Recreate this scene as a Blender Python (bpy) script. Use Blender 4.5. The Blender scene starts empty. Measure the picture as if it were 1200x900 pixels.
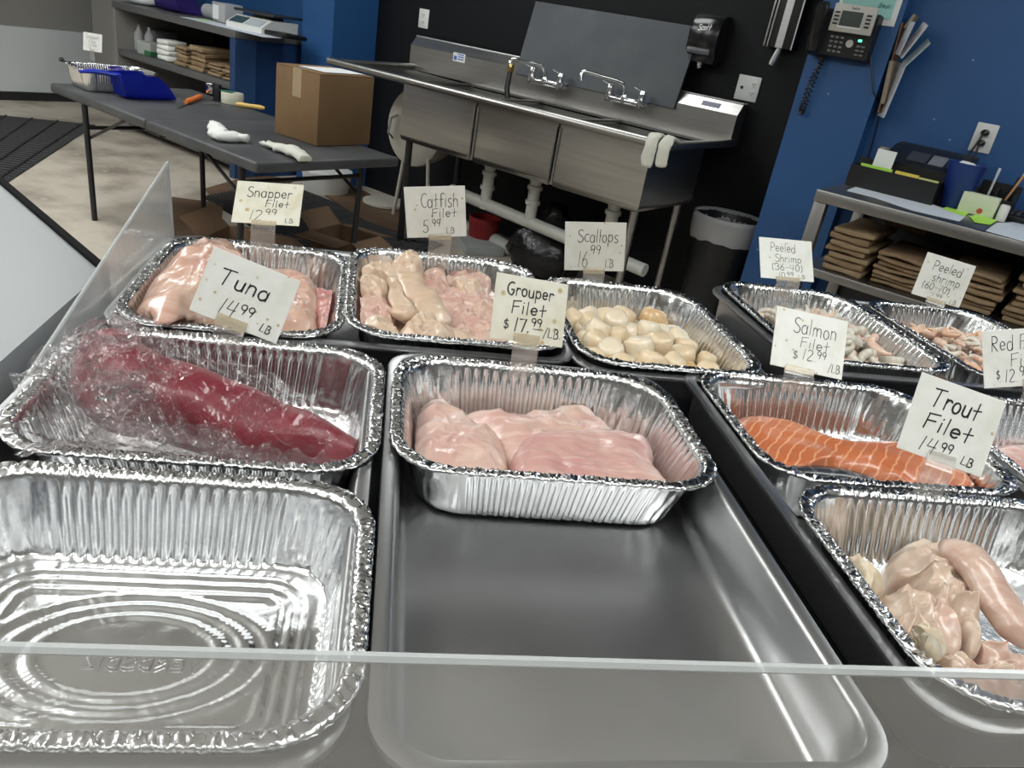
import bpy, bmesh, math, random
from mathutils import Vector, Matrix, noise
SC = bpy.context.scene
COL = SC.collection
PI = math.pi
rnd = random.Random(7)

# ------------------------------------------------------------------ camera
FPX = 900.0
def _n(v): return v.normalized()
cy_ = _n(Vector((-119, 450, -FPX)))
cz_ = Vector((337, 1918, FPX)); cz_ = _n(cz_ - cy_ * cz_.dot(cy_))
cx_ = cy_.cross(cz_)
RW = Matrix((cx_, cy_, cz_))             # camera -> world
CAM = Vector((0, 0, 1.30))
cd = bpy.data.cameras.new('camera'); cam = bpy.data.objects.new('camera', cd); COL.objects.link(cam)
cd.sensor_width = 36; cd.lens = 36 * FPX / 1200; cd.clip_start = 0.01; cd.clip_end = 60
cam.matrix_world = Matrix.Translation(CAM) @ RW.to_4x4()
SC.camera = cam
RA = math.radians(-45.5)                 # the room is turned against the counter
RU = Vector((math.cos(RA), math.sin(RA), 0)); RV = Vector((-RU.y, RU.x, 0))
def ray(px, py): return RW @ Vector((px - 600, 450 - py, -FPX))
def at(px, py, z):                       # point of a level plane
    d = ray(px, py); return CAM + d * ((z - CAM.z) / d.z)
def rm(p): return Vector((p.dot(RU), p.dot(RV), p.z))
def onz(px, py, z): return rm(at(px, py, z))
def onv(px, py, v):
    d = ray(px, py); return rm(CAM + d * ((v - CAM.dot(RV)) / d.dot(RV)))
def W(u, v, z): return RU * u + RV * v + Vector((0, 0, z))

# ------------------------------------------------------------------ materials
MATS = {}
def mat(name, col=(.8, .8, .8), rough=.5, metal=0, **k):
    if name in MATS: return MATS[name]
    m = bpy.data.materials.new(name); m.use_nodes = True; MATS[name] = m
    nt = m.node_tree; N = nt.nodes; L = nt.links
    b = N['Principled BSDF']
    b.inputs['Base Color'].default_value = (*col, 1); b.inputs['Roughness'].default_value = rough
    b.inputs['Metallic'].default_value = metal
    if 'sss' in k:
        b.inputs['Subsurface Weight'].default_value = k['sss']
        b.inputs['Subsurface Radius'].default_value = k.get('srad', (.9, .45, .35))
        b.inputs['Subsurface Scale'].default_value = k.get('sscale', .01)
    if 'coat' in k:
        b.inputs['Coat Weight'].default_value = k['coat']; b.inputs['Coat Roughness'].default_value = k.get('crough', .12)
    if 'spec' in k: b.inputs['Specular IOR Level'].default_value = k['spec']
    if 'emit' in k:
        b.inputs['Emission Color'].default_value = (*k['emit'], 1); b.inputs['Emission Strength'].default_value = k.get('estr', 1)
    tc = N.new('ShaderNodeTexCoord'); src = tc.outputs['Object']
    if k.get('stretch'):
        mp = N.new('ShaderNodeMapping'); mp.inputs['Scale'].default_value = k['stretch']
        if 'rot' in k: mp.inputs['Rotation'].default_value = k['rot']
        L.new(src, mp.inputs['Vector']); src = mp.outputs['Vector']
    last = None
    if 'vary' in k:                      # colour patches: (colour2, scale, detail, lo, hi)
        c2, sc, lo, hi = k['vary']
        t = N.new('ShaderNodeTexNoise'); t.inputs['Scale'].default_value = sc; t.inputs['Detail'].default_value = k.get('vdet', 4)
        L.new(src, t.inputs['Vector'])
        r = N.new('ShaderNodeValToRGB'); r.color_ramp.elements[0].position = lo; r.color_ramp.elements[1].position = hi
        r.color_ramp.elements[0].color = (*col, 1); r.color_ramp.elements[1].color = (*c2, 1)
        L.new(t.outputs['Fac'], r.inputs['Fac']); last = r.outputs['Color']
        if 'vrough' in k:
            mr = N.new('ShaderNodeMapRange'); mr.inputs['To Min'].default_value = k['vrough'][0]; mr.inputs['To Max'].default_value = k['vrough'][1]
            L.new(t.outputs['Fac'], mr.inputs['Value']); L.new(mr.outputs['Result'], b.inputs['Roughness'])
    if 'lines' in k:                     # muscle lines: (colour, scale, distortion, lo, hi, amount)
        c2, sc, dist, lo, hi, amt = k['lines']
        wv = N.new('ShaderNodeTexWave'); wv.inputs['Scale'].default_value = sc; wv.inputs['Distortion'].default_value = dist
        wv.inputs['Detail'].default_value = 2; wv.inputs['Detail Scale'].default_value = k.get('ldet', 1.2)
        wv.bands_direction = k.get('ldir', 'X')
        L.new(tc.outputs['Object'] if not k.get('lst') else src, wv.inputs['Vector'])
        r = N.new('ShaderNodeValToRGB'); r.color_ramp.elements[0].position = lo; r.color_ramp.elements[1].position = hi
        r.color_ramp.elements[0].color = (0, 0, 0, 1); r.color_ramp.elements[1].color = (amt, amt, amt, 1)
        L.new(wv.outputs['Fac'], r.inputs['Fac'])
        mx = N.new('ShaderNodeMix'); mx.data_type = 'RGBA'
        L.new(r.outputs['Color'], mx.inputs['Factor'])
        if last: L.new(last, mx.inputs[6])
        else: mx.inputs[6].default_value = (*col, 1)
        mx.inputs[7].default_value = (*c2, 1); last = mx.outputs[2]
    if 'fibre' in k:                     # irregular muscle fibres: (colour, scale, angle, amount)
        c2, sc, ang_, amt = k['fibre']
        mp = N.new('ShaderNodeMapping'); mp.inputs['Rotation'].default_value = (0, 0, ang_); mp.inputs['Scale'].default_value = (sc * .16, sc, sc * .5)
        L.new(tc.outputs['Object'], mp.inputs['Vector'])
        t = N.new('ShaderNodeTexNoise'); t.inputs['Scale'].default_value = 1; t.inputs['Detail'].default_value = 5; t.inputs['Distortion'].default_value = .6
        L.new(mp.outputs['Vector'], t.inputs['Vector'])
        r = N.new('ShaderNodeValToRGB'); r.color_ramp.elements[0].position = .48; r.color_ramp.elements[1].position = .66
        r.color_ramp.elements[0].color = (0, 0, 0, 1); r.color_ramp.elements[1].color = (amt, amt, amt, 1)
        L.new(t.outputs['Fac'], r.inputs['Fac'])
        mx = N.new('ShaderNodeMix'); mx.data_type = 'RGBA'
        L.new(r.outputs['Color'], mx.inputs['Factor'])
        if last: L.new(last, mx.inputs[6])
        else: mx.inputs[6].default_value = (*col, 1)
        mx.inputs[7].default_value = (*c2, 1); last = mx.outputs[2]
    if 'spots' in k:                     # small stains: (colour, scale, radius)
        c2, sc, rad = k['spots']
        vo = N.new('ShaderNodeTexVoronoi'); vo.inputs['Scale'].default_value = sc
        L.new(src, vo.inputs['Vector'])
        r = N.new('ShaderNodeValToRGB'); r.color_ramp.elements[0].position = rad * .4; r.color_ramp.elements[1].position = rad
        r.color_ramp.elements[0].color = (1, 1, 1, 1); r.color_ramp.elements[1].color = (0, 0, 0, 1)
        L.new(vo.outputs['Distance'], r.inputs['Fac'])
        mx = N.new('ShaderNodeMix'); mx.data_type = 'RGBA'
        L.new(r.outputs['Color'], mx.inputs['Factor'])
        if last: L.new(last, mx.inputs[6])
        else: mx.inputs[6].default_value = (*col, 1)
        mx.inputs[7].default_value = (*c2, 1); last = mx.outputs[2]
    if last: L.new(last, b.inputs['Base Color'])
    if 'bump' in k:                      # (scale, strength, distance)
        sc, st, ds = k['bump']
        t = N.new('ShaderNodeTexNoise'); t.inputs['Scale'].default_value = sc; t.inputs['Detail'].default_value = k.get('bdet', 3)
        L.new(src, t.inputs['Vector'])
        bp = N.new('ShaderNodeBump'); bp.inputs['Strength'].default_value = st; bp.inputs['Distance'].default_value = ds
        L.new(t.outputs['Fac'], bp.inputs['Height']); L.new(bp.outputs['Normal'], b.inputs['Normal'])
        if 'coat' in k: L.new(bp.outputs['Normal'], b.inputs['Coat Normal'])
    return m
def clear(name, tint=(1, 1, 1), gloss=.12, haze=.06, rough=.03, hazecol=(.9, .9, .9), bump=None, vary=None):
    if name in MATS: return MATS[name]
    m = bpy.data.materials.new(name); m.use_nodes = True; MATS[name] = m
    nt = m.node_tree; N = nt.nodes; L = nt.links
    for n in list(N): N.remove(n)
    out = N.new('ShaderNodeOutputMaterial')
    tr = N.new('ShaderNodeBsdfTransparent'); tr.inputs['Color'].default_value = (*tint, 1)
    gl = N.new('ShaderNodeBsdfGlossy'); gl.inputs['Roughness'].default_value = rough
    df = N.new('ShaderNodeBsdfDiffuse'); df.inputs['Color'].default_value = (*hazecol, 1)
    fr = N.new('ShaderNodeLayerWeight'); fr.inputs['Blend'].default_value = .5
    pw = N.new('ShaderNodeMath'); pw.operation = 'POWER'; pw.inputs[1].default_value = 5; L.new(fr.outputs['Facing'], pw.inputs[0])
    mr = N.new('ShaderNodeMath'); mr.operation = 'MULTIPLY_ADD'; mr.inputs[1].default_value = .9; mr.inputs[2].default_value = gloss
    L.new(pw.outputs[0], mr.inputs[0])
    m1 = N.new('ShaderNodeMixShader'); m1.inputs['Fac'].default_value = haze
    L.new(tr.outputs[0], m1.inputs[1]); L.new(df.outputs[0], m1.inputs[2])
    if vary:
        tc = N.new('ShaderNodeTexCoord'); t = N.new('ShaderNodeTexNoise'); t.inputs['Scale'].default_value = vary[0]; t.inputs['Detail'].default_value = 4
        L.new(tc.outputs['Object'], t.inputs['Vector'])
        mm = N.new('ShaderNodeMapRange'); mm.inputs['From Min'].default_value = .3; mm.inputs['From Max'].default_value = .7
        mm.inputs['To Min'].default_value = vary[1]; mm.inputs['To Max'].default_value = vary[2]
        L.new(t.outputs['Fac'], mm.inputs['Value']); L.new(mm.outputs['Result'], m1.inputs['Fac'])
    m2 = N.new('ShaderNodeMixShader'); L.new(mr.outputs[0], m2.inputs['Fac'])
    L.new(m1.outputs[0], m2.inputs[1]); L.new(gl.outputs[0], m2.inputs[2])
    if bump:
        tc = N.new('ShaderNodeTexCoord'); t = N.new('ShaderNodeTexNoise'); t.inputs['Scale'].default_value = bump[0]; t.inputs['Detail'].default_value = 3
        L.new(tc.outputs['Object'], t.inputs['Vector'])
        bp = N.new('ShaderNodeBump'); bp.inputs['Strength'].default_value = bump[1]; bp.inputs['Distance'].default_value = bump[2]
        L.new(t.outputs['Fac'], bp.inputs['Height'])
        L.new(bp.outputs['Normal'], gl.inputs['Normal']); L.new(bp.outputs['Normal'], fr.inputs['Normal'])
    L.new(m2.outputs[0], out.inputs['Surface'])
    return m

FOIL = mat('foil', (.74, .745, .75), .19, 1, bump=(55, .35, .002))
STEEL = mat('brushed_steel', (.60, .60, .60), .30, 1, stretch=(3, 60, 60), bump=(8, .12, .001), vary=((.52, .52, .52), 1.5, .3, .7), vrough=(.24, .42))
PANSTEEL = mat('pan_steel', (.58, .58, .585), .3, 1, bump=(160, .16, .0008), vary=((.50, .50, .505), 6, .35, .65), vrough=(.20, .46))
SINKSTEEL = mat('sink_steel', (.44, .43, .41), .33, 1, stretch=(1.2, 1, 30), bump=(5, .08, .001), vary=((.38, .37, .355), 2, .3, .7), vrough=(.26, .42))
CHROME = mat('chrome', (.85, .85, .86), .08, 1)
DARKDECK = mat('black_deck', (.012, .012, .013), .5)
BLACKPL = mat('black_plastic', (.012, .012, .013), .38)
BLACKMET = mat('black_metal', (.015, .015, .016), .45)
BLACKWALL = mat('black_wall', (.006, .0065, .0080), .5, spec=.22, bump=(220, .15, .002), spots=((.05, .05, .06), 90, .10))
BLUE = mat('blue_paint', (.019, .086, .245), .45, bump=(90, .08, .002), spots=((.35, .42, .55), 7, .035))
BLUED = mat('dark_blue_panel', (.012, .040, .125), .4, bump=(60, .05, .002))
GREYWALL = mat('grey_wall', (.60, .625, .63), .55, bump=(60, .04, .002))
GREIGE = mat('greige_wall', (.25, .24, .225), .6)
CEIL = mat('ceiling_tile', (.78, .78, .77), .8, bump=(40, .2, .004))
CEILD = mat('black_ceiling', (.02, .02, .02), .8)
CONC = mat('stained_concrete', (.56, .50, .42), .5, vary=((.20, .16, .125), 2.6, .44, .74), vdet=9, bump=(14, .25, .01), spots=((.50, .46, .40), 9, .22), vrough=(.35, .7))
RUBBER = mat('rubber_mat', (.013, .013, .014), .6)
CARD = mat('cardboard', (.215, .125, .056), .75, vary=((.17, .098, .042), 4, .35, .7))
CARDD = mat('flattened_cardboard', (.17, .10, .055), .8, vary=((.10, .06, .035), 3, .35, .7))
TAPE = mat('packing_tape', (.42, .31, .19), .18, bump=(30, .4, .004))
KRAFT = mat('kraft_paper', (.32, .225, .13), .8, vary=((.23, .16, .09), 20, .35, .7), bump=(35, .3, .004))
KRAFTD = mat('kraft_paper_worn', (.27, .18, .10), .8, vary=((.20, .13, .07), 20, .35, .7), bump=(35, .3, .004))
PAPER = mat('white_paper', (.78, .79, .79), .7)
OFFPAPER = mat('bluish_paper', (.62, .67, .74), .7)
CARDPAPER = mat('laminated_card', (.74, .74, .70), .32, vary=((.67, .67, .60), 40, .4, .75), spots=((.48, .38, .20), 55, .13))
CARDPAPER2 = mat('stained_card', (.70, .68, .58), .35, vary=((.60, .56, .42), 40, .4, .75), spots=((.45, .33, .14), 45, .20))
INK = mat('marker_ink', (.012, .012, .014), .4)
CLIP = clear('clear_clip', (.96, .95, .94), .08, .10, .06, (.85, .82, .78))
CLIPY = clear('yellowed_clip', (.94, .91, .84), .06, .30, .12, (.78, .70, .54))
PLEXI = clear('acrylic_panel', (.95, .96, .96), .03, .3, .06, (.72, .72, .72), vary=(4, .24, .44))
PLEXIF = clear('acrylic_front', (.94, .94, .94), .05, .2, .05, (.74, .73, .71), vary=(5, .12, .24))
PLEXEDGE = clear('acrylic_edge', (.80, .82, .82), .10, .45, .2, (.80, .82, .82))
BAGF = clear('plastic_bag', (.985, .97, .97), .055, .02, .10, (.9, .86, .86), bump=(60, .4, .003))
BAGF2 = clear('plastic_bag_loose', (.975, .96, .96), .07, .06, .10, (.88, .85, .85), bump=(60, .4, .003))
LINER = clear('bin_liner', (.95, .95, .95), .03, .45, .3, (.75, .75, .76), bump=(30, .5, .01))
WHITEPL = mat('white_plastic', (.72, .72, .69), .4)
BEIGEPL = mat('beige_plastic', (.50, .47, .41), .5)
PVC = mat('pvc_pipe', (.55, .55, .51), .4)
RAG = mat('white_cloth', (.80, .81, .78), .85, bump=(70, .5, .004))
GLOVE = mat('latex_glove', (.70, .70, .62), .5, bump=(50, .3, .003))
BLUEPL = mat('blue_plastic', (.012, .03, .42), .35)
PURPLEPL = mat('purple_plastic', (.05, .03, .22), .4)
NAVYPL = mat('navy_plastic', (.012, .02, .10), .4)
ORANGEPL = mat('orange_plastic', (.80, .20, .03), .45)
YELLOWPL = mat('yellow_handle', (.78, .52, .16), .45)
GREENP = mat('green_paper', (.45, .80, .10), .7)
YELLOWP = mat('yellow_paper', (.85, .66, .12), .7)
REDPL = mat('red_plastic', (.25, .012, .012), .5)
BLACKBAG = mat('black_bag', (.010, .010, .011), .25, bump=(20, .6, .01))
LCD = mat('display', (.05, .09, .11), .2)
LCDP = mat('phone_display', (.06, .075, .07), .2)
SILVERPL = mat('silver_plastic', (.50, .49, .45), .35)
TABLETOP = mat('table_top', (.055, .057, .060), .50, bump=(150, .12, .002), vary=((.08, .08, .083), 6, .4, .7))
SLATE = mat('slate_board', (.045, .052, .062), .5, vary=((.065, .072, .080), 5, .4, .7))
BRASS = mat('brass', (.6, .42, .15), .25, 1)
BROWNP = mat('brown_card', (.16, .075, .04), .6)
SHELFM = mat('shelf_laminate', (.10, .10, .10), .4)
TEALP = mat('teal_paper', (.33, .62, .58), .7)
GREENLED = mat('green_led', (.1, .9, .5), .4, emit=(.15, 1, .55), estr=1.5)
WALLTILE = mat('outlet_plate', (.72, .73, .71), .4)
# flesh
def flesh(name, c, c2, sc=25, lines=None, **k):
    kw = dict(sss=k.pop('sss', .25), coat=.55, crough=.10, vary=(c2, sc, .36, .66), bump=k.pop('bump', (60, .35, .003)), sscale=.012)
    if lines: kw['lines'] = lines
    kw.update(k)
    return mat(name, c, .34, 0, **kw)
GROUP = flesh('grouper_flesh', (.50, .255, .235), (.58, .38, .32), 14, None, fibre=((.70, .50, .44), 110, .5, .5))
GROUP2 = flesh('grouper_flesh_pale', (.53, .31, .27), (.60, .43, .35), 16, None, fibre=((.72, .55, .47), 90, 1.2, .5))
CATF = flesh('catfish_flesh', (.57, .40, .28), (.62, .48, .36), 22, None, fibre=((.72, .58, .46), 150, .7, .45))
CATP = flesh('catfish_pink', (.54, .31, .26), (.60, .42, .33), 22, None, fibre=((.68, .52, .44), 130, .4, .45))
SNAP = flesh('snapper_flesh', (.53, .29, .225), (.60, .41, .31), 18, None, fibre=((.68, .52, .43), 90, 1.0, .45))
SNAPD = flesh('snapper_red', (.46, .17, .16), (.53, .29, .25), 20, None, fibre=((.64, .44, .38), 110, .9, .5))
TUNA = flesh('tuna_flesh', (.165, .006, .018), (.23, .018, .032), 22, None, sss=.10, coat=0.05)
SALMON = flesh('salmon_flesh', (.53, .165, .062), (.46, .125, .045), 16, ((.80, .44, .25), 26, 4.0, .86, 1.0, .6), bump=(40, .3, .003), stretch=(1, 1, 1), rot=(0, 0, .75), lst=1)
SKIN = mat('salmon_skin', (.035, .037, .04), .25, 0, vary=((.20, .21, .22), 90, .5, .72), coat=.5)
TROUT = flesh('white_fish', (.48, .33, .25), (.57, .45, .35), 18, None, fibre=((.70, .60, .50), 100, .9, .55))
TROUTP = flesh('white_fish_pink', (.49, .295, .235), (.56, .41, .32), 18, None, fibre=((.66, .53, .45), 100, .3, .5))
TROUTG = flesh('white_fish_cream', (.52, .42, .29), (.57, .49, .36), 22, None, fibre=((.68, .61, .48), 120, .6, .5))
SCAL = flesh('scallop_cream', (.68, .53, .34), (.71, .58, .41), 30, None, bump=(90, .25, .002))
SCALT = flesh('scallop_tan', (.57, .36, .16), (.60, .42, .22), 30, None, bump=(90, .25, .002))
SCALP = flesh('scallop_pale', (.71, .60, .44), (.73, .64, .50), 30, None, bump=(90, .25, .002))
SHRG = flesh('shrimp_grey', (.50, .47, .40), (.60, .55, .46), 60, ((.70, .64, .55), 40, 2, .5, 1, .4), bump=(120, .3, .002))
SHRW = flesh('shrimp_white', (.60, .55, .47), (.68, .62, .53), 60, ((.74, .68, .60), 40, 2, .5, 1, .4), bump=(120, .3, .002))
SHRP = flesh('shrimp_pink', (.66, .44, .33), (.70, .53, .42), 50, ((.76, .60, .50), 40, 2, .5, 1, .4), bump=(120, .3, .002))
SHRO = flesh('shrimp_orange', (.68, .40, .25), (.70, .50, .36), 50, None, bump=(120, .3, .002))

# ------------------------------------------------------------------ mesh helpers
class MB:
    def __init__(s): s.bm = bmesh.new()
    def box(s, x0, x1, y0, y1, z0, z1, bev=0, seg=2, mx=None):
        r = bmesh.ops.create_cube(s.bm, size=1); vs = r['verts']
        for v in vs: v.co = Vector((x0 + (v.co.x + .5) * (x1 - x0), y0 + (v.co.y + .5) * (y1 - y0), z0 + (v.co.z + .5) * (z1 - z0)))
        if mx:
            for v in vs: v.co = mx @ v.co
        if bev:
            es = list({e for v in vs for e in v.link_edges})
            bmesh.ops.bevel(s.bm, geom=es, offset=bev, segments=seg, profile=.5, affect='EDGES', clamp_overlap=True)
        return s
    def grid(s, rows, close=False, capa=False, capb=False):
        R = [[s.bm.verts.new(p) for p in r] for r in rows]
        n = len(R[0])
        for a, b in zip(R, R[1:]):
            for i in range(n if close else n - 1):
                j = (i + 1) % n
                s.bm.faces.new((a[i], a[j], b[j], b[i]))
        if capa: s.bm.faces.new(list(reversed(R[0])))
        if capb: s.bm.faces.new(R[-1])
        return s
    def tube(s, pts, r, n=10, up=None, caps=True, flat=None):
        pts = [Vector(p) for p in pts]; rows = []; m = len(pts)
        rr = r if isinstance(r, (list, tuple)) else [r] * m
        t0 = (pts[1] - pts[0]).normalized()
        a = Vector(up) if up else (Vector((0, 0, 1)) if abs(t0.z) < .9 else Vector((1, 0, 0)))
        a = (a - t0 * a.dot(t0)).normalized()
        for i, p in enumerate(pts):
            t = (pts[min(i + 1, m - 1)] - pts[max(i - 1, 0)]).normalized()
            a = (a - t * a.dot(t)).normalized(); b = t.cross(a)
            ra, rb = (rr[i], rr[i]) if not isinstance(rr[i], tuple) else rr[i]
            rows.append([p + b * (ra * math.cos(2 * PI * k / n)) + a * (rb * math.sin(2 * PI * k / n)) for k in range(n)])
        return s.grid(rows, True, caps, caps)
    def lathe(s, prof, n=24, c=(0, 0, 0), caps=(True, True)):
        c = Vector(c)
        rows = [[c + Vector((r * math.cos(2 * PI * k / n), r * math.sin(2 * PI * k / n), z)) for k in range(n)] for r, z in prof]
        return s.grid(rows, True, caps[0], caps[1])
    def prism(s, poly, z0, z1):
        a = [s.bm.verts.new((x, y, z0)) for x, y in poly]; b = [s.bm.verts.new((x, y, z1)) for x, y in poly]
        n = len(a)
        s.bm.faces.new(list(reversed(a))); s.bm.faces.new(b)
        for i in range(n): s.bm.faces.new((a[i], a[(i + 1) % n], b[(i + 1) % n], b[i]))
        return s
    def xf(s, m):
        bmesh.ops.transform(s.bm, matrix=m, verts=s.bm.verts); return s
    def jitter(s, amp, f, seed=0):
        o = Vector((seed * 3.1, seed * 1.7, seed))
        for v in s.bm.verts: v.co += noise.noise_vector(v.co * f + o) * amp
        return s
    def mesh(s, name, m, smooth=True, ang=40):
        bmesh.ops.recalc_face_normals(s.bm, faces=s.bm.faces)
        me = bpy.data.meshes.new(name); s.bm.to_mesh(me); s.bm.free()
        me.materials.append(m)
        if smooth:
            for p in me.polygons: p.use_smooth = True
            me.set_sharp_from_angle(angle=math.radians(ang))
        return me
def obj(name, mb, m, parent=None, loc=(0, 0, 0), rz=0, label=None, ang=40, smooth=True):
    me = mb.mesh(name, m, smooth, ang) if isinstance(mb, MB) else mb
    o = bpy.data.objects.new(name, me); COL.objects.link(o)
    o.location = loc; o.rotation_euler = (0, 0, rz)
    if parent: o.parent = parent
    if label: o['label'] = label
    return o
def tag(o, label, cat, group=None):
    o['label'] = label; o['category'] = cat
    if group: o['group'] = group
    return o
def thing(name, label, cat, loc=(0, 0, 0), rz=0, group=None):
    o = bpy.data.objects.new(name, None); o.empty_display_size = .05; COL.objects.link(o)
    o.location = loc; o.rotation_euler = (0, 0, rz)
    return tag(o, label, cat, group)
def struct(name, mb, m, loc=(0, 0, 0), rz=0, **k):
    o = obj(name, mb, m, None, loc, rz, **k); o['kind'] = 'structure'; return o
def room_thing(name, label, cat, u, v, z, group=None, rz=0): return thing(name, label, cat, W(u, v, z), RA + rz, group)
def dup(root, loc, rot=None, label=None, group=None):
    r = root.copy(); COL.objects.link(r); r.location = loc
    if rot is not None: r.rotation_euler = rot
    if label: r['label'] = label
    if group: r['group'] = group
    for ch in root.children:
        c = ch.copy(); COL.objects.link(c); c.parent = r
        for g in ch.children:
            d = g.copy(); COL.objects.link(d); d.parent = c
    return r
def spline(P, n=8, closed=False):
    P = [Vector(p) for p in P]; out = []; m = len(P)
    for i in range(m if closed else m - 1):
        if closed: p0, p1, p2, p3 = P[i - 1], P[i], P[(i + 1) % m], P[(i + 2) % m]
        else: p0, p1, p2, p3 = P[max(i - 1, 0)], P[i], P[i + 1], P[min(i + 2, m - 1)]
        for k in range(n):
            t = k / n
            out.append(.5 * ((2 * p1) + (p2 - p0) * t + (2 * p0 - 5 * p1 + 4 * p2 - p3) * t * t + (3 * p1 - p0 - 3 * p2 + p3) * t ** 3))
    if not closed: out.append(P[-1])
    return out
def nz(x, y, z=0.): return noise.noise(Vector((x, y, z)))

# ------------------------------------------------------------------ room shell
room = RA
def rbox(u0, u1, v0, v1, z0, z1, bev=0): return MB().box(u0, u1, v0, v1, z0, z1, bev)
struct('floor', rbox(-7.7, 5, -5, 4.1, -.1, 0), CONC, rz=RA)
struct('wall_back', rbox(-4.37, -1.0, 4.0, 4.1, 0, 3.0), BLACKWALL, rz=RA)
struct('wall_back_blue', rbox(-7.7, -4.37, 4.0, 4.1, 0, 3.0), BLUE, rz=RA).name = 'wall_far'
struct('trim_1', rbox(-4.69, -4.37, 3.62, 4.0, 0, 3.0), BLUE, rz=RA)
struct('wall_front', rbox(-7.7, 5, -5.1, -5, 0, 3.0), mat('shop_front_wall', (.36, .355, .345), .7), rz=RA)
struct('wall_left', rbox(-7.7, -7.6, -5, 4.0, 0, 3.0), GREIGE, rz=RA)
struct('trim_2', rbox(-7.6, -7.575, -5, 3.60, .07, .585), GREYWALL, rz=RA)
struct('baseboard_left', rbox(-7.6, -7.56, -5, 3.60, 0, .068), BLACKMET, rz=RA)
struct('trim_3', rbox(-7.22, -6.30, 3.42, 3.46, 0, 2.2), GREIGE, rz=RA)
struct('wall_column', rbox(-1.262, -.930, 3.649, 4.0, 0, 3.0), BLUE, rz=RA)
struct('wall_right', rbox(-.930, 5, 3.75, 3.85, 0, 3.0), BLUE, rz=RA)
struct('wall_side', rbox(5, 5.1, -5, 3.85, 0, 3.0), mat('shop_front_wall'), rz=RA)
struct('ceiling', rbox(-7.7, 5, -5, 2.2, 3.0, 3.1), CEIL, rz=RA)
struct('ceiling_dark', rbox(-7.7, 5, 2.2, 4.1, 3.0, 3.1), CEILD, rz=RA).name = 'ceiling_kitchen'

# ------------------------------------------------------------------ lamps on the ceiling
def lamp(u, v, e, sx=1.2, sy=.6, col=(.965, 1, .985), z=2.62):
    l = bpy.data.lights.new('ceiling_lamp', 'AREA'); l.shape = 'RECTANGLE'; l.size = sx; l.size_y = sy; l.energy = e; l.color = col
    o = bpy.data.objects.new('ceiling_lamp', l); COL.objects.link(o); o.location = W(u, v, z); o.rotation_euler = (0, 0, RA)
    if v < 1.9:                          # added up-facing fill, brightens the ceiling that pans and foil mirror
        l2 = bpy.data.lights.new('ceiling_fill', 'AREA'); l2.shape = 'RECTANGLE'; l2.size = sx; l2.size_y = .3; l2.energy = e * .75; l2.color = col
        o2 = bpy.data.objects.new('ceiling_fill', l2); COL.objects.link(o2); o2.location = W(u, v, z + .03); o2.rotation_euler = (PI, 0, RA)
LXY = [(-1.0, .1, 13), (1.0, .2, 14), (0, -1.4, 9), (-2.0, -1.0, 10), (2.0, -1.0, 10), (2.5, 1.5, 12), (-2.3, 2.0, 24), (-3.6, 3.6, 30), (-2.2, 4.6, 20), (.4, 4.4, 18), (-4.2, 1.2, 14)]
LAMPS = [(x * RU.x + y * RU.y, x * RV.x + y * RV.y, e) for x, y, e in LXY]
for a in LAMPS: lamp(*a)
w = bpy.data.worlds.new('world'); SC.world = w; w.use_nodes = True
w.node_tree.nodes['Background'].inputs[0].default_value = (.9, .95, 1, 1); w.node_tree.nodes['Background'].inputs[1].default_value = .05
SC.view_settings.view_transform = 'Standard'; SC.view_settings.look = 'None'; SC.view_settings.gamma = 1; SC.view_settings.use_curve_mapping = False
SC.view_settings.exposure = 0.12

# ------------------------------------------------------------------ serving case
RIM = .93
DECK = .855
case = thing('serving_case', 'stainless serving case with black well holding the rows of foil trays', 'serving case', (.45, .75, 0))
def lc(mb): return mb.xf(Matrix.Translation((-.45, -.75, 0)))
obj('body', lc(MB().box(-.334, 1.45, .17, 1.26, 0, .84, .004)), STEEL, case)
obj('well_deck', lc(MB().box(-.330, 1.44, .18, 1.29, .84, DECK)), DARKDECK, case)
obj('edge_rail', lc(MB().box(-.334, -.318, .17, 1.215, .84, .906, .003)), STEEL, case)
obj('edge_rail', lc(MB().box(-.318, 1.45, .17, .262, .84, .905, .003)), STEEL, case)
# clear guards
def sheet(poly, nrm, th):
    mb = MB(); a = [mb.bm.verts.new(p) for p in poly]; b = [mb.bm.verts.new(Vector(p) + Vector(nrm) * th) for p in poly]
    n = len(a); mb.bm.faces.new(list(reversed(a))); mb.bm.faces.new(b)
    for i in range(n): mb.bm.faces.new((a[i], a[(i + 1) % n], b[(i + 1) % n], b[i]))
    return mb
obj('side_guard', lc(sheet([(-.327, .30, .905), (-.327, 1.212, .905), (-.327, 1.194, 1.034), (-.327, .648, .910), (-.327, .60, .905)], (1, 0, 0), .004)), PLEXI, case, label='slanted clear acrylic end panel', smooth=False)
obj('guard_edge', lc(MB().tube([(-.325, .648, .910), (-.325, 1.194, 1.034), (-.325, 1.212, .905)], .0022, 6)), PLEXEDGE, case)
obj('front_guard', lc(sheet([(-.5, .20, .80), (1.45, .20, .80), (1.45, .236, 1.0620), (-.5, .236, 1.0598)], (0, -1, 0), .005)), PLEXIF, case, label='clear acrylic front panel', smooth=False)
obj('guard_edge', lc(MB().tube([(-.5, .2335, 1.0598), (1.45, .2335, 1.0620)], .0024, 6)), PLEXEDGE, case)

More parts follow.
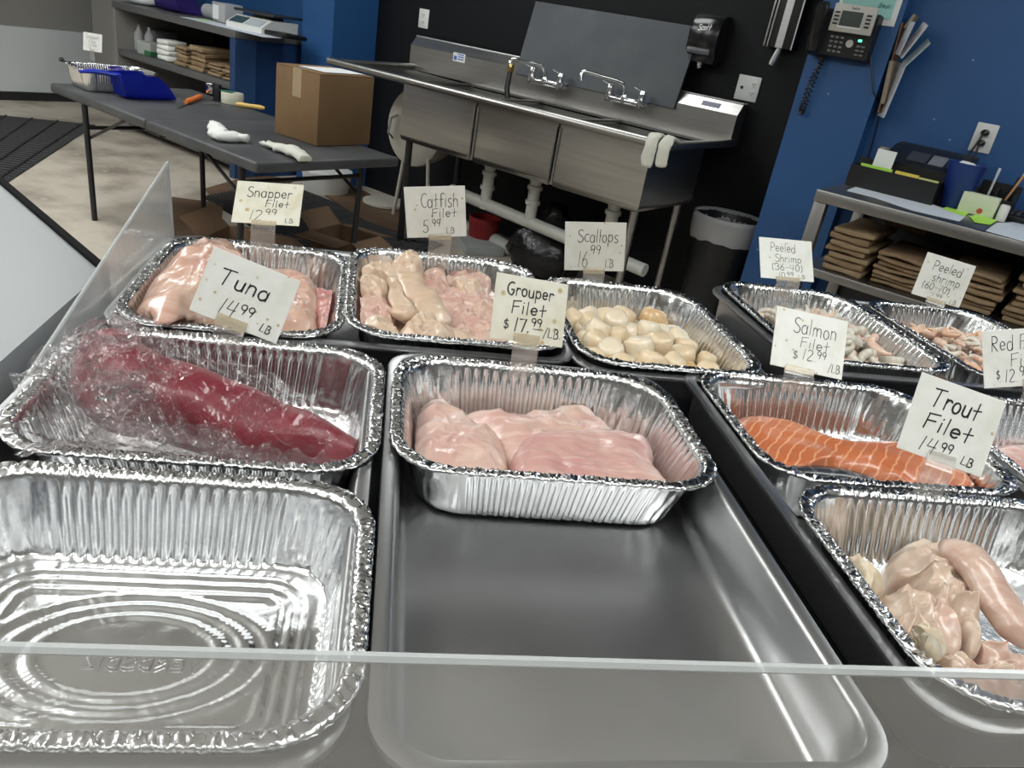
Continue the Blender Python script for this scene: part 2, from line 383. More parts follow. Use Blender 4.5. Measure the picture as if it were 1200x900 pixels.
def rr_ring(w, d, rc, nl, ns, nc, z):
    """rounded rectangle as (point, outward normal, kind, arc position)"""
    out = []; hw, hd = w / 2, d / 2
    sx, sy = hw - rc, hd - rc
    def sidep(p, q, n, nr, k):
        for i in range(n):
            t = i / n; out.append((p.lerp(q, t), nr, k, t))
    def corner(c, a0, k):
        for i in range(nc):
            a = a0 + PI / 2 * i / nc; nr = Vector((math.cos(a), math.sin(a), 0)); out.append((c + nr * rc, nr, k, i / nc))
    V3 = lambda x, y: Vector((x, y, z))
    sidep(V3(hw, -sy), V3(hw, sy), ns, Vector((1, 0, 0)), 1); corner(V3(sx, sy), 0, 0)
    sidep(V3(sx, hd), V3(-sx, hd), nl, Vector((0, 1, 0)), 2); corner(V3(-sx, sy), PI / 2, 0)
    sidep(V3(-hw, sy), V3(-hw, -sy), ns, Vector((-1, 0, 0)), 1); corner(V3(-sx, -sy), PI, 0)
    sidep(V3(-sx, -hd), V3(sx, -hd), nl, Vector((0, -1, 0)), 2); corner(V3(sx, -sy), 1.5 * PI, 0)
    return out
def foil_tray(w, d, h=.068, seed=0, floor_rings=5, emboss=False):
    rc = .060; per = .0122; fpl = 8
    nl = int(round((w - 2 * rc) / per)) * fpl; ns = int(round((d - 2 * rc) / per)) * fpl; nc = 34
    prof = [(.0012, -.0036, 0, .5), (0, -.0012, 0, .9), (.0006, .0004, 0, 1), (.0025, .0011, 0, 1.1), (.0050, .0005, 0, 1.2), (.0080, .0012, 0, 1.2), (.0112, .0002, 0, .9), (.0135, -.0030, .0, .5)]
    for k in range(9):
        t = k / 8
        prof.append((.0145 + .0155 * t, -.006 - (h - .010) * t, min(1, t * 6) * (1 if k < 8 else .6), .0))
    prof += [(.0325, -h + .0012, .2, 0), (.036, -h, 0, 0)]
    o = seed * 17.3; rows = []; jr = random.Random(seed)
    def depth(p):  # floor embossing
        if not emboss: return -h + .0006 * nz(p.x * 40 + o, p.y * 40)
        ax, ay = abs(p.x), abs(p.y); hw, hd = w / 2 - .036, d / 2 - .036
        e = min(hw - ax, hd - ay); q = 0
        dx, dy = max(0, ax - (hw - .045)), max(0, ay - (hd - .045))
        if dx > 0 and dy > 0: e = .045 - math.hypot(dx, dy)
        for c in (.010, .0205, .031):
            q = max(q, 1 - abs(e - c) / .0042)
        el = math.hypot(p.x / .098, p.y / .060)
        for c in (.62, .80, .98):
            q = max(q, 1 - abs(el - c) / .062)
        q = max(0, min(1, q * 1.9))
        return -h + .0015 * q * q * (3 - 2 * q) + .0004 * nz(p.x * 60 + o, p.y * 60)
    for ri, (ins, z, fa, cr) in enumerate(prof):
        ring = rr_ring(w - 2 * ins, d - 2 * ins, rc - ins * .55, nl, ns, nc, z); row = []
        for i, (p, nr, k, t) in enumerate(ring):
            q = p.copy(); sgn = p.x * 3.1 + p.y * 5.3
            if cr:
                s = i * .55
                q.z += cr * (.0011 * nz(s * 1.3 + o, ri * .5) + .0009 * nz(s * 3.1 + o, ri * .9 + 4) + .0008 * nz(i * .06 + o, 9))
                q += nr * cr * .0009 * nz(s * 1.1 + o, ri * .7 + 20); q.z += cr * jr.uniform(-.0013, .0013); q += nr * cr * jr.uniform(-.0009, .0009)
            if fa:
                if k:
                    n = nl if k == 2 else ns
                    ph = t * n / fpl * 2 * PI; f = math.tanh(2.2 * math.sin(ph)) * .0023
                    edge = min(1, min(t, 1 - t) * 14)
                    q += nr * fa * f * edge + nr * .0006 * fa * nz(i * .05 + o, z * 60)
                else:
                    q += nr * fa * (.0016 * nz(i * .9 + o + z * 60, z * 22) + .0020 * nz(i * .42 + o - z * 30, z * 9 + 7))
            row.append(q)
        rows.append(row)
    base = rr_ring(w - .072, d - .072, rc - .02, nl, ns, nc, -h)
    for r in range(1, floor_rings + 1):
        s = 1 - r / floor_rings * .985
        row = []
        for p, nr, k, t in base:
            q = Vector((p.x * s, p.y * s, 0)); q.z = depth(q); row.append(q)
        rows.append(row)
    mb = MB().grid(rows, True, False, True)
    return mb
TRAYPOS = []
def place_tray(label, cx, cy, z, w, d, rot=0, seed=0, **k):
    TRAYPOS.append((cx, cy, z, w, d, math.radians(rot)))
    return tag(obj('foil_tray', foil_tray(w, d, seed=seed, **k), FOIL, None, (cx, cy, z), math.radians(rot), ang=180), label, 'foil tray', 'foil trays in the serving case')
place_tray('empty foil tray with ridged floor at the front left of the case', -.151, .420, RIM + .003, .322, .258, 0, 1, floor_rings=46, emboss=True)
place_tray('foil tray holding the red tuna in a clear plastic bag', -.151, .698, RIM, .322, .264, 0, 2)
place_tray('foil tray of pink grouper fillets standing half over the empty steel pan', .181, .702, RIM + .002, .326, .252, 0, 3)
place_tray('foil tray heaped with snapper fillets behind the tuna tray', -.180, 1.020, RIM, .262, .345, 2.2, 4)
place_tray('foil tray of pale catfish strips, between snapper and scallops',   .094, 1.047, RIM + .006, .290, .362, 2.5, 5)
place_tray('foil tray filled with cream scallops', .381, 1.030, RIM + .001, .268, .338, 1.5, 6)
place_tray('foil tray of large grey peeled shrimp at the back of the case', .724, 1.113, RIM + .004, .266, .352, 1.5, 7)
place_tray('foil tray of small pink peeled shrimp in the far right back corner', 1.010, 1.105, RIM + .004, .268, .350, 2.5, 8)
place_tray('foil tray holding the orange salmon fillet', .558, .744, RIM, .316, .264, 0, 9)
place_tray('foil tray of pale trout fillets at the front right of the case', .560, .463, RIM + .003, .322, .276, 0, 10)
place_tray('foil tray cut off by the right picture edge, under the Red Fish price card', .886, .742, RIM + .002, .322, .264, 0, 11)

def steel_pan(w, d, h, rc=.045, fl=.013):
    ring = lambda i, z, r: [q[0] for q in rr_ring(w - 2 * i, d - 2 * i, r, 8, 8, 10, z)]
    prof = [(.001, -.006, rc), (0, -.003, rc), (.001, .0, rc), (fl - .002, .0012, rc - .006), (fl, 0, rc - .007), (fl + .002, -.004, rc - .008), (fl + .004, -.022, rc - .009),
            (fl + .0055, -.024, rc - .009), (fl + .0065, -h + .012, rc - .012), (fl + .009, -h + .004, rc - .014), (fl + .016, -h, rc - .018), (fl + .05, -h - .0005, rc - .02)]
    rows = [ring(*p) for p in prof]
    c = [Vector((p.x * .1, p.y * .1, -h - .0008)) for p in rows[-1]]; rows.append(c)
    # outside skin a sheet's thickness lower
    out = [[Vector((p.x, p.y, p.z)) for p in ring(i, z, r)] for i, z, r in ((fl + .012, -h - .0022, rc - .014), (fl + .004, -h + .010, rc - .012), (fl + .001, -.012, rc - .008), (.001, -.006, rc))]
    return MB().grid(out + rows[1:], True, True, True)
def place_pan(label, cx, cy, z, w, d, rot=0, h=.062):
    return tag(obj('steel_pan', steel_pan(w, d, h), PANSTEEL, None, (cx, cy, z), math.radians(rot), ang=50), label, 'steel pan', 'steel pans set into the case')
place_pan('steel pan under the empty ridged tray and the tuna tray', -.160, .560, .924, .328, .556)
place_pan('bare steel pan, empty in front of the grouper tray', .180, .566, .924, .336, .572)
place_pan('steel pan under the salmon and trout trays', .558, .600, .924, .342, .572)
place_pan('steel pan under the snapper and catfish trays', -.038, 1.036, .924, .566, .372, 2.3)
place_pan('steel pan under the scallop tray', .381, 1.025, .922, .278, .352, 1.5)
place_pan('steel pan under both shrimp trays', .868, 1.108, .924, .575, .374, 2)
place_pan('steel pan under the Red Fish tray at the right edge', .893, .740, .924, .330, .290)

# letters of the foil floor
# ------------------------------------------------------------------ fish
def resample(P, n):
    L = [0]
    for a, b in zip(P, P[1:] + P[:1]): L.append(L[-1] + (b - a).length)
    out = []; j = 0
    for i in range(n):
        s = L[-1] * i / n
        while L[j + 1] < s: j += 1
        t = (s - L[j]) / max(1e-9, L[j + 1] - L[j]); out.append(P[j].lerp(P[(j + 1) % len(P)], t))
    return out
def solo(name, mb, m, label, cat, group=None, ang=180):
    xs = [v.co for v in mb.bm.verts]
    c = Vector(((min(v.x for v in xs) + max(v.x for v in xs)) / 2, (min(v.y for v in xs) + max(v.y for v in xs)) / 2, min(v.z for v in xs)))
    mb.xf(Matrix.Translation(-c))
    return tag(obj(name, mb, m, None, c, ang=ang), label, cat, group)
def px_of(zoom, off, sc): return [(off[0] + x / sc, off[1] + y / sc) for x, y in zoom]
def fillet(pts, z0, zb, T, seed=0, dome=2.6, amp=.003, freq=28, slope=(0, 0), n=132, m=26, rip=0, fold=.0, edge=.5, ripdir=0.):
    P = [at(x, y, z0) for x, y in pts]; P = [Vector((p.x, p.y, 0)) for p in P]
    P = resample(spline(P, 12, True), n)
    c = sum(P, Vector()) / n; o = seed * 9.7
    top = []; bot = []
    for r in range(m + 1):
        rho = 1 - (1 - r / m) ** 1.0
        s = max(.02, rho); row = []; rowb = []
        for p in P:
            q = c + (p - c) * s
            pill = max(0., 1 - rho ** (dome * 1.6)) ** edge
            z = zb + T * (.12 + .88 * pill) + (q.x - c.x) * slope[0] + (q.y - c.y) * slope[1]
            z += amp * pill * (noise.noise(Vector((q.x * freq + o, q.y * freq, o))) + .5 * noise.noise(Vector((q.x * freq * 2.3 + o, q.y * freq * 2.3, o + 3))))
            if fold: z += fold * pill * ((1 - abs(noise.noise(Vector((q.x * freq * .8 + o + 11, q.y * freq * .8, o))))) ** 5 + .5 * (1 - abs(noise.noise(Vector((q.x * freq * 1.9 + o, q.y * freq * 1.5 + 5, o))))) ** 6 - .4)
            if rip: z += rip * pill * math.sin((q.x * math.cos(ripdir) + q.y * math.sin(ripdir)) * 420 + 2 * noise.noise(q * 30 + Vector((o, 0, 0))))
            wob = .0022 * noise.noise(Vector((q.x * 60 + o, q.y * 60, 5))) * rho * (2.2 if fold > .01 else 1)
            row.append(Vector((q.x + wob, q.y + wob, z)))
            rowb.append(Vector((q.x * .985 + c.x * .015, q.y * .985 + c.y * .015, zb + (q.x - c.x) * slope[0] + (q.y - c.y) * slope[1] - .001)))
        top.append(row); bot.append(rowb)
    rows = list(reversed(bot[1:])) if False else None
    mb = MB()
    allr = top + list(reversed(bot))
    mb.grid(allr, True, True, True)
    return mb
def strip(pts, rad, seed=0, amp=.0025, freq=35, n=16, per=6, up=(0, 0, 1)):
    P = [at(x, y, z) for x, y, z in pts]
    Q = spline(P, per); k = len(Q); R = []
    for i in range(k):
        t = i / (k - 1) * (len(rad) - 1); j = min(int(t), len(rad) - 2); f = t - j
        a, b = rad[j], rad[j + 1]; R.append((a[0] + (b[0] - a[0]) * f, a[1] + (b[1] - a[1]) * f))
    d0 = (Q[1] - Q[0]).normalized(); d1 = (Q[-1] - Q[-2]).normalized()
    Q = [Q[0] - d0 * R[0][1] * .7] + Q + [Q[-1] + d1 * R[-1][1] * .7]
    R = [(R[0][0] * .45, R[0][1] * .45)] + R + [(R[-1][0] * .45, R[-1][1] * .45)]
    mb = MB().tube(Q, R, n, up=up); return mb.jitter(amp, freq, seed)
FISH = 'raw fish fillets in the foil trays'
CLAMPUP = -.004
TRAYS = dict(zip(('empty', 'tuna', 'grouper', 'snapper', 'catfish', 'scallop', 'shrimp', 'shrimp2', 'salmon', 'trout', 'red'), TRAYPOS))
def inside(mb, tray):
    up = CLAMPUP
    cx, cy, z, w, d, rot = TRAYS[tray]; ca, sa = math.cos(rot), math.sin(rot)
    for v in mb.bm.verts:
        x, y = v.co.x - cx, v.co.y - cy; lx, ly = x * ca + y * sa, -x * sa + y * ca
        dz = z - v.co.z
        if dz < up: continue
        ins = .016 + .0165 * max(0, min(1, dz / .062)) + .002
        hw, hd, r = w / 2 - ins, d / 2 - ins, .045
        ax, ay = abs(lx), abs(ly); sx, sy = hw - r, hd - r
        if ax > sx and ay > sy:
            q = math.hypot(ax - sx, ay - sy)
            if q > r: ax, ay = sx + (ax - sx) * r / q, sy + (ay - sy) * r / q
        else: ax, ay = min(ax, hw), min(ay, hd)
        lx, ly = math.copysign(ax, lx), math.copysign(ay, ly)
        v.co.x, v.co.y = cx + lx * ca - ly * sa, cy + lx * sa + ly * ca
        v.co.z = max(v.co.z, z - .0665)
    return mb
NOWTRAY = None
def fish(mb, m, label, name='fish_fillet', cat='fish fillet'): return solo(name, inside(mb, NOWTRAY) if NOWTRAY else mb, m, label, cat)
FL = RIM - .066
# grouper
NOWTRAY = 'grouper'
fish(fillet([(540, 477), (575, 474), (600, 476), (640, 472), (662, 466), (692, 463), (712, 480), (745, 510), (735, 530), (640, 535), (600, 535), (570, 505)], .900, FL, .040, 1, amp=.006, rip=.0003, slope=(-.03, -.05), fold=.004), GROUP2, 'thin folded grouper fillet lying at the back of its tray')
fish(fillet([(484, 492), (492, 470), (512, 463), (536, 472), (560, 497), (588, 512), (598, 540), (597, 566), (560, 580), (500, 580), (474, 566), (478, 520)], .895, FL, .048, 2, amp=.005, slope=(0, -.02), fold=.005), GROUP2, 'rounded grouper piece at the left end of its tray')
fish(fillet([(598, 528), (616, 511), (664, 504), (742, 507), (766, 520), (772, 548), (802, 590), (750, 606), (610, 600), (597, 570)], .897, FL, .050, 3, amp=.003, dome=3.4, edge=.42, rip=.0004, ripdir=1), GROUP, 'broad pink grouper slab lying in front of the other grouper')
# catfish
NOWTRAY = 'catfish'
def zc(P): return px_of(P, (380, 280), 5)
CA = FL + .020
cat_list = [
 ('lower catfish fillet showing along the back wall of its tray', [(200, 160), (400, 110), (700, 120), (960, 170), (1040, 300), (900, 420), (500, 400), (230, 330)], .905, FL + .004, .036, CATP),
 ('lower catfish fillet along the front wall of its tray', [(90, 420), (300, 360), (700, 420), (1050, 440), (1080, 600), (700, 640), (300, 620), (120, 540)], .905, FL + .004, .036, CATF),
 ('catfish fillet with pink middle lying along the right of the catfish tray', [(600, 330), (720, 268), (900, 300), (1010, 360), (1030, 430), (850, 440), (670, 415)], .905, CA, .030, CATP),
 ('catfish fillet at the lower right, partly under the Grouper card', [(660, 410), (800, 420), (1010, 440), (1060, 540), (1050, 610), (780, 610), (690, 500)], .895, CA, .026, CATP),
 ('pink catfish piece at the back right corner of its tray', [(700, 210), (750, 165), (880, 180), (975, 215), (970, 300), (900, 310), (800, 260)], .905, CA + .004, .030, CATP),
 ('pale oval catfish piece lying on the pink one', [(750, 238), (800, 225), (880, 250), (925, 300), (870, 322), (795, 292)], .915, CA + .022, .018, CATF),
 ('pinkish catfish piece at the middle of the tray back', [(535, 275), (590, 170), (640, 150), (705, 165), (712, 220), (740, 275), (690, 330), (600, 330)], .91, CA + .002, .036, CATP),
 ('arched cream catfish fillet standing highest in the pile', [(370, 180), (400, 140), (480, 98), (545, 105), (585, 160), (575, 225), (530, 260), (460, 230), (410, 220)], .925, CA + .012, .048, CATF),
 ('thin catfish flap at the top left of the pile', [(165, 235), (215, 190), (330, 160), (420, 180), (460, 225), (400, 245), (330, 225), (230, 245)], .92, CA + .020, .030, CATF),
 ('curled catfish strip on the left rim of its tray', [(90, 285), (200, 250), (330, 243), (398, 280), (405, 335), (330, 362), (250, 335), (150, 365), (95, 345)], .922, CA + .016, .036, CATF),
 ('wide catfish fillet with a pink centre at the left front', [(95, 420), (150, 370), (260, 340), (380, 372), (425, 440), (405, 510), (330, 500), (240, 540), (190, 550), (130, 500)], .918, CA + .014, .032, CATP),
 ('small rolled catfish strip at the front left rim', [(220, 500), (260, 472), (330, 480), (410, 510), (455, 575), (330, 590), (240, 570)], .925, CA + .022, .030, CATF),
 ('lumpy catfish piece at the front middle of the pile', [(430, 545), (480, 480), (560, 428), (640, 470), (720, 530), (778, 555), (765, 592), (560, 598), (450, 585)], .925, CA + .018, .034, CATF),
]
for i, (lb, P, z0, zb, T, m) in enumerate(cat_list):
    fish(fillet(zc(P), z0, zb, T, 20 + i, amp=.005, freq=42, rip=.0003, dome=2.2, fold=.006), m, lb)
for lb, P, rad, m in (
 ('long diagonal catfish strip running down the middle', [(455, 250, .94), (510, 240, .945), (560, 330, .935), (630, 420, .925), (690, 500, .915)], [(.013, .008), (.018, .010), (.020, .011), (.021, .010), (.015, .007)], CATF),
 ('narrow catfish strip left of the long diagonal one', [(415, 240, .935), (425, 330, .935), (455, 400, .93), (520, 445, .925)], [(.009, .007), (.011, .009), (.013, .009), (.010, .006)], CATF),
 ('short catfish end lying across the pile front', [(410, 440, .925), (470, 430, .93), (520, 450, .925)], [(.012, .009), (.014, .010), (.009, .006)], CATF)):
    fish(strip([(380 + x / 5, 280 + y / 5, z) for x, y, z in P], rad, len(lb), .006, 38, 24, 10), m, lb)
# snapper
NOWTRAY = 'snapper'
def zs(P): return px_of(P, (0, 180), 3)
fish(fillet(zs([(900, 390), (1000, 380), (1085, 410), (1130, 450), (1130, 560), (1110, 640), (1000, 645), (940, 600), (880, 480)]), .925, FL + .005, .062, 41, amp=.006, rip=.0003, fold=.006), SNAP, 'snapper fillet on the right, half behind the Tuna card')
fish(fillet(zs([(1085, 420), (1150, 436), (1200, 445), (1205, 520), (1170, 600), (1120, 625), (1105, 520)]), .925, FL + .004, .054, 42, amp=.005, rip=.0006), SNAPD, 'darker red snapper piece against the right side of its tray')
fish(fillet(zs([(560, 600), (610, 545), (700, 510), (800, 520), (900, 540), (960, 600), (900, 640), (700, 640), (580, 630)]), .925, FL + .006, .055, 43, amp=.006, fold=.006), SNAP, 'lower snapper fillet showing under the large one')
fish(fillet(zs([(440, 540), (470, 450), (560, 360), (660, 298), (735, 268), (800, 262), (850, 288), (920, 370), (900, 430), (800, 520), (690, 570), (600, 600), (530, 620), (470, 612)]), .948, FL + .02, .080, 44, amp=.009, freq=20, dome=1.7, edge=.62, slope=(.06, .03), fold=.007), SNAP, 'large domed snapper fillet rising over the left rim of its tray')
# salmon
def za(P): return px_of(P, (800, 260), 3)
sal = thing('salmon_fillet', 'orange salmon fillet with white lines and dark skin edge', 'fish fillet', (.56, .72, FL))
mb = fillet(za([(160, 690), (185, 655), (240, 652), (300, 672), (360, 705), (440, 735), (540, 752), (650, 765), (780, 768), (900, 790), (1010, 830), (1090, 880), (1130, 930), (1060, 985), (900, 975), (740, 905), (620, 872), (480, 860), (360, 872), (300, 855), (240, 795)]), .905, FL + .008, .040, 51, amp=.004, freq=18, dome=2.6, edge=.5)
inside(mb, 'salmon').xf(Matrix.Translation((-.56, -.72, -FL))); obj('flesh', mb, SALMON, sal, ang=180)
mb = strip([(908, 556, .900), (930, 553, .902), (960, 552, .901), (1000, 557, .897), (1040, 567, .890), (1075, 580, .884)], [(.006, .004), (.011, .004), (.013, .004), (.012, .004), (.009, .003), (.004, .002)], 52, amp=.001)
mb.xf(Matrix.Translation((-.56, -.72, -FL))); obj('skin', mb, SKIN, sal, ang=180, label='dark silvery fish skin')
# trout tray
NOWTRAY = 'trout'; CLAMPUP = -.03
def zt(P): return px_of(P, (920, 600), 3.6)
tr = [
 ('pinkish fillet at the front right of the trout tray, under the clear front panel', [(560, 640), (760, 600), (1010, 640), (1080, 700), (1060, 790), (760, 790), (640, 740)], .905, FL + .004, .034, TROUTP),
 ('peach coloured fillet edge at the right of the trout tray', [(780, 500), (900, 540), (1050, 590), (1080, 680), (900, 650), (800, 600)], .895, FL + .002, .026, TROUTP),
 ('tall crumpled fillet at the middle back of the trout tray', [(440, 190), (470, 120), (510, 82), (600, 78), (668, 108), (700, 200), (780, 270), (840, 380), (880, 480), (830, 560), (700, 540), (620, 430), (540, 270), (470, 250)], .905, FL + .004, .046, TROUT),
 ('cream rounded fillet end at the back left of the trout tray', [(180, 180), (210, 155), (300, 150), (370, 178), (430, 238), (470, 270), (420, 330), (330, 365), (260, 290)], .922, FL + .012, .042, TROUTG),
 ('twisted pale fillet at the left middle of the trout tray', [(330, 390), (390, 320), (470, 262), (560, 255), (640, 300), (705, 370), (700, 470), (650, 560), (580, 600), (500, 632), (430, 560), (370, 470)], .925, FL + .016, .044, TROUT),
 ('long pale fillet along the front of the trout tray', [(640, 530), (700, 500), (800, 560), (900, 580), (1020, 610), (1040, 690), (800, 680), (660, 650)], .915, FL + .014, .030, TROUT),
]
tr += [
 ('thin ruffled flap in the middle of the trout tray', [(560, 330), (640, 300), (740, 380), (800, 470), (740, 500), (640, 450)], .93, FL + .034, .024, TROUTP),
 ('pale ragged fish flap below the twisted fillet of the trout tray', [(470, 470), (560, 420), (660, 450), (690, 540), (620, 600), (520, 560)], .93, FL + .034, .024, TROUTG),
 ('small fish strip between the tall fillet and the thick finger shaped one', [(690, 250), (740, 270), (830, 370), (880, 470), (840, 500), (760, 400)], .925, FL + .028, .026, TROUT),
]
for i, (lb, P, z0, zb, T, m) in enumerate(tr):
    fish(fillet(zt(P), z0, zb, T, 60 + i, amp=.008, freq=30, rip=.0004, ripdir=i, fold=.014, dome=1.7, edge=.6), m, lb)
def zt3(P): return [(920 + x / 3.6, 600 + y / 3.6, z) for x, y, z in P]
fish(strip(zt3([(690, 150, .928), (770, 195, .93), (850, 290, .925), (910, 390, .915), (965, 470, .908), (1040, 540, .90)]), [(.014, .008), (.020, .013), (.023, .014), (.023, .013), (.022, .012), (.016, .009)], 71, .006, 30, 28, 10), TROUTP, 'thick finger shaped fillet curving down the right of the trout tray')
fish(strip(zt3([(100, 70, .925), (135, 90, .925), (165, 130, .92), (200, 190, .915)]), [(.007, .005), (.010, .007), (.011, .007), (.008, .005)], 72, .002), TROUTP, 'small pink fish scrap at the back left corner of the trout tray')
fish(strip(zt3([(440, 500, .935), (500, 560, .938), (570, 580, .936), (625, 560, .930), (640, 510, .925)]), [(.008, .006), (.012, .007), (.012, .008), (.010, .007), (.006, .004)], 73, .002), TROUTG, 'curled pale fish flap at the left front of the trout tray')
CLAMPUP = -.004
# red fish
NOWTRAY = 'red'
fish(fillet([(1162, 522), (1185, 515), (1230, 520), (1300, 545), (1320, 580), (1250, 590), (1190, 560)], .885, FL + .002, .024, 80, amp=.004), GROUP, 'pink fish at the right picture edge, in the tray below the Red Fish card')

# ------------------------------------------------------------------ tuna in its bag
def zb_(P): return [(x / 2.6087, 340 + y / 2.6087, z) for x, y, z in P]
tspine = zb_([(345, 165, .950), (350, 225, .940), (395, 300, .930), (520, 345, .925), (680, 385, .920), (820, 430, .912), (940, 465, .905), (1060, 495, .900), (1108, 508, .900)])
trad = [(.024, .022), (.038, .034), (.046, .044), (.040, .040), (.036, .035), (.033, .031), (.026, .026), (.018, .020), (.011, .014)]
solo('tuna_loin', inside(strip(tspine, trad, 90, .007, 22, 26, 8), 'tuna'), TUNA, 'dark red tuna loin inside the clear plastic bag', 'fish')
def crumple(mb, amp, f, seed):
    o = Vector((seed, seed * 2.3, seed * .7))
    for v in mb.bm.verts:
        h = 0; a = 1
        for k, ff in enumerate((f, f * 2.1)):
            d = noise.voronoi(v.co * ff + o + Vector((k, k, k)))[0]
            h += a * (max(0, 1 - (d[1] - d[0]) * 2.2) ** 1.5 + .5 * d[0]); a *= .5
        r = noise.noise_vector(v.co * f * .7 + o)
        w_ = Vector((.25 * r.x, .35 * r.y - .35, 1)).normalized()
        v.co += w_ * ((h - .55) * amp) + r * amp * .5
    return mb
bag = thing('plastic_bag', 'clear crumpled plastic bag wrapped round the red tuna loin', 'plastic bag', (-.17, .70, FL))
def tobag(mb): return inside(mb, 'tuna').xf(Matrix.Translation((.17, -.70, -FL)))
brad = [(a * 1.10 + .006, b * 1.06 + .004) for a, b in trad]
mb = strip(tspine, brad, 91, .0, 30, 110, 26); obj('wrap', tobag(crumple(mb, .0125, 24, 3)), BAGF, bag, ang=30)
def bag_sheet(corners, nu, nv, amp, f, seed, bulge=0):
    a, b, c, d = [at(*p) for p in corners]; rows = []
    for i in range(nu + 1):
        s = i / nu; row = []
        for j in range(nv + 1):
            t = j / nv; p = a.lerp(b, t).lerp(d.lerp(c, t), s); p.z += bulge * math.sin(PI * s) * math.sin(PI * t)
            row.append(p)
        rows.append(row)
    return crumple(MB().grid(rows), amp, f, seed)
for i_, (cs, nu, nv, amp, f_, bu, m_) in enumerate((
    ([(20, 440, .945), (150, 372, .975), (215, 540, .915), (20, 548, .925)], 90, 90, .012, 26, .022, BAGF2),
    ([(95, 395, .972), (172, 374, .985), (225, 440, .968), (120, 500, .955)], 70, 70, .012, 28, .012, BAGF),
    ([(60, 455, .950), (190, 430, .962), (240, 540, .918), (70, 545, .918)], 80, 80, .010, 30, .018, BAGF),
    ([(100, 500, .918), (260, 492, .930), (320, 552, .895), (60, 552, .895)], 60, 110, .008, 32, .010, BAGF2),
    ([(230, 500, .928), (425, 520, .908), (428, 556, .890), (250, 556, .890)], 60, 110, .007, 32, .008, BAGF2),
        ([(275, 462, .952), (340, 470, .948), (430, 516, .908), (380, 512, .915)], 60, 60, .006, 24, .008, BAGF))):
    obj('loose_film', tobag(bag_sheet(cs, nu, nv, amp, f_, 5 + 3 * i_, bu)), m_, bag, ang=25)

# ------------------------------------------------------------------ scallops
def scallop_mesh(seed, m):
    rows = []; n = 22; o = seed * 7.7; h = .026 + .004 * nz(o, 1); e = 1 + .14 * nz(o, 3)
    prof = [(.25, 0), (.72, .0), (.90, .06), (1.0, .22), (1.02, .5), (.98, .78), (.86, .95), (.62, 1.03), (.28, 1.06)]
    for r, z in prof:
        row = []
        for k in range(n):
            a = 2 * PI * k / n; q = Vector((math.cos(a) * r * .0185 * e, math.sin(a) * r * .0185 / e, z * h))
            q += Vector((math.cos(a), math.sin(a), 0)) * .0014 * r * noise.noise(Vector((math.cos(a) * 1.6 + o, math.sin(a) * 1.6, z * .8)))
            q.z += .0016 * noise.noise(Vector((q.x * 70 + o, q.y * 70, 0))) * (1 if z > .5 else 0)
            row.append(q)
        rows.append(row)
    return MB().grid(rows, True, True, True).mesh('scallop', m, True, 180)
SCM = [scallop_mesh(1, SCAL), scallop_mesh(2, SCAL), scallop_mesh(3, SCALP), scallop_mesh(4, SCALT), scallop_mesh(5, SCAL), scallop_mesh(6, SCALP)]
r2 = random.Random(21)
spots = []
def try_spots(n, x0, x1, y0, y1, md, z, keep):
    c = []
    for _ in range(n * 120):
        p = (r2.uniform(x0, x1), r2.uniform(y0, y1))
        if keep(p) and all((p[0] - q[0]) ** 2 + (p[1] - q[1]) ** 2 > md * md for q in c): c.append(p)
        if len(c) >= n: break
    return [(x, y, z) for x, y in c]
def inbox(cx, cy, w, d, r):
    def f(p):
        x, y = abs(p[0] - cx), abs(p[1] - cy); dx, dy = max(0, x - (w / 2 - r)), max(0, y - (d / 2 - r))
        return x < w / 2 and y < d / 2 and math.hypot(dx, dy) < r
    return f
L1 = try_spots(44, .28, .49, .885, 1.175, .0325, FL + .003, inbox(.381, 1.030, .180, .245, .04))
L2 = try_spots(40, .28, .49, .885, 1.150, .0335, FL + .021, lambda p: inbox(.379, 1.010, .190, .235, .04)(p) and p[0] < .475 + (p[1] - 1.0) * -.25)
L3 = try_spots(12, .29, .43, .90, 1.09, .036, FL + .036, inbox(.345, .985, .11, .17, .04))
for i, (x, y, z) in enumerate(L1 + L2 + L3):
    k = r2.choice([0, 1, 2, 4, 5, 0, 1, 2, 3]) if z < FL + .03 else r2.choice([0, 1, 2, 4])
    o = bpy.data.objects.new('scallop', SCM[k]); COL.objects.link(o); o.location = (x, y, z)
    s = r2.uniform(.86, 1.14); o.scale = (s, s, s)
    o.rotation_euler = (r2.uniform(-.45, .45), r2.uniform(-.45, .45), r2.uniform(0, 6.28))
    tag(o, 'cream coloured raw scallop in the scallop tray', 'scallop', 'scallops in their foil tray')

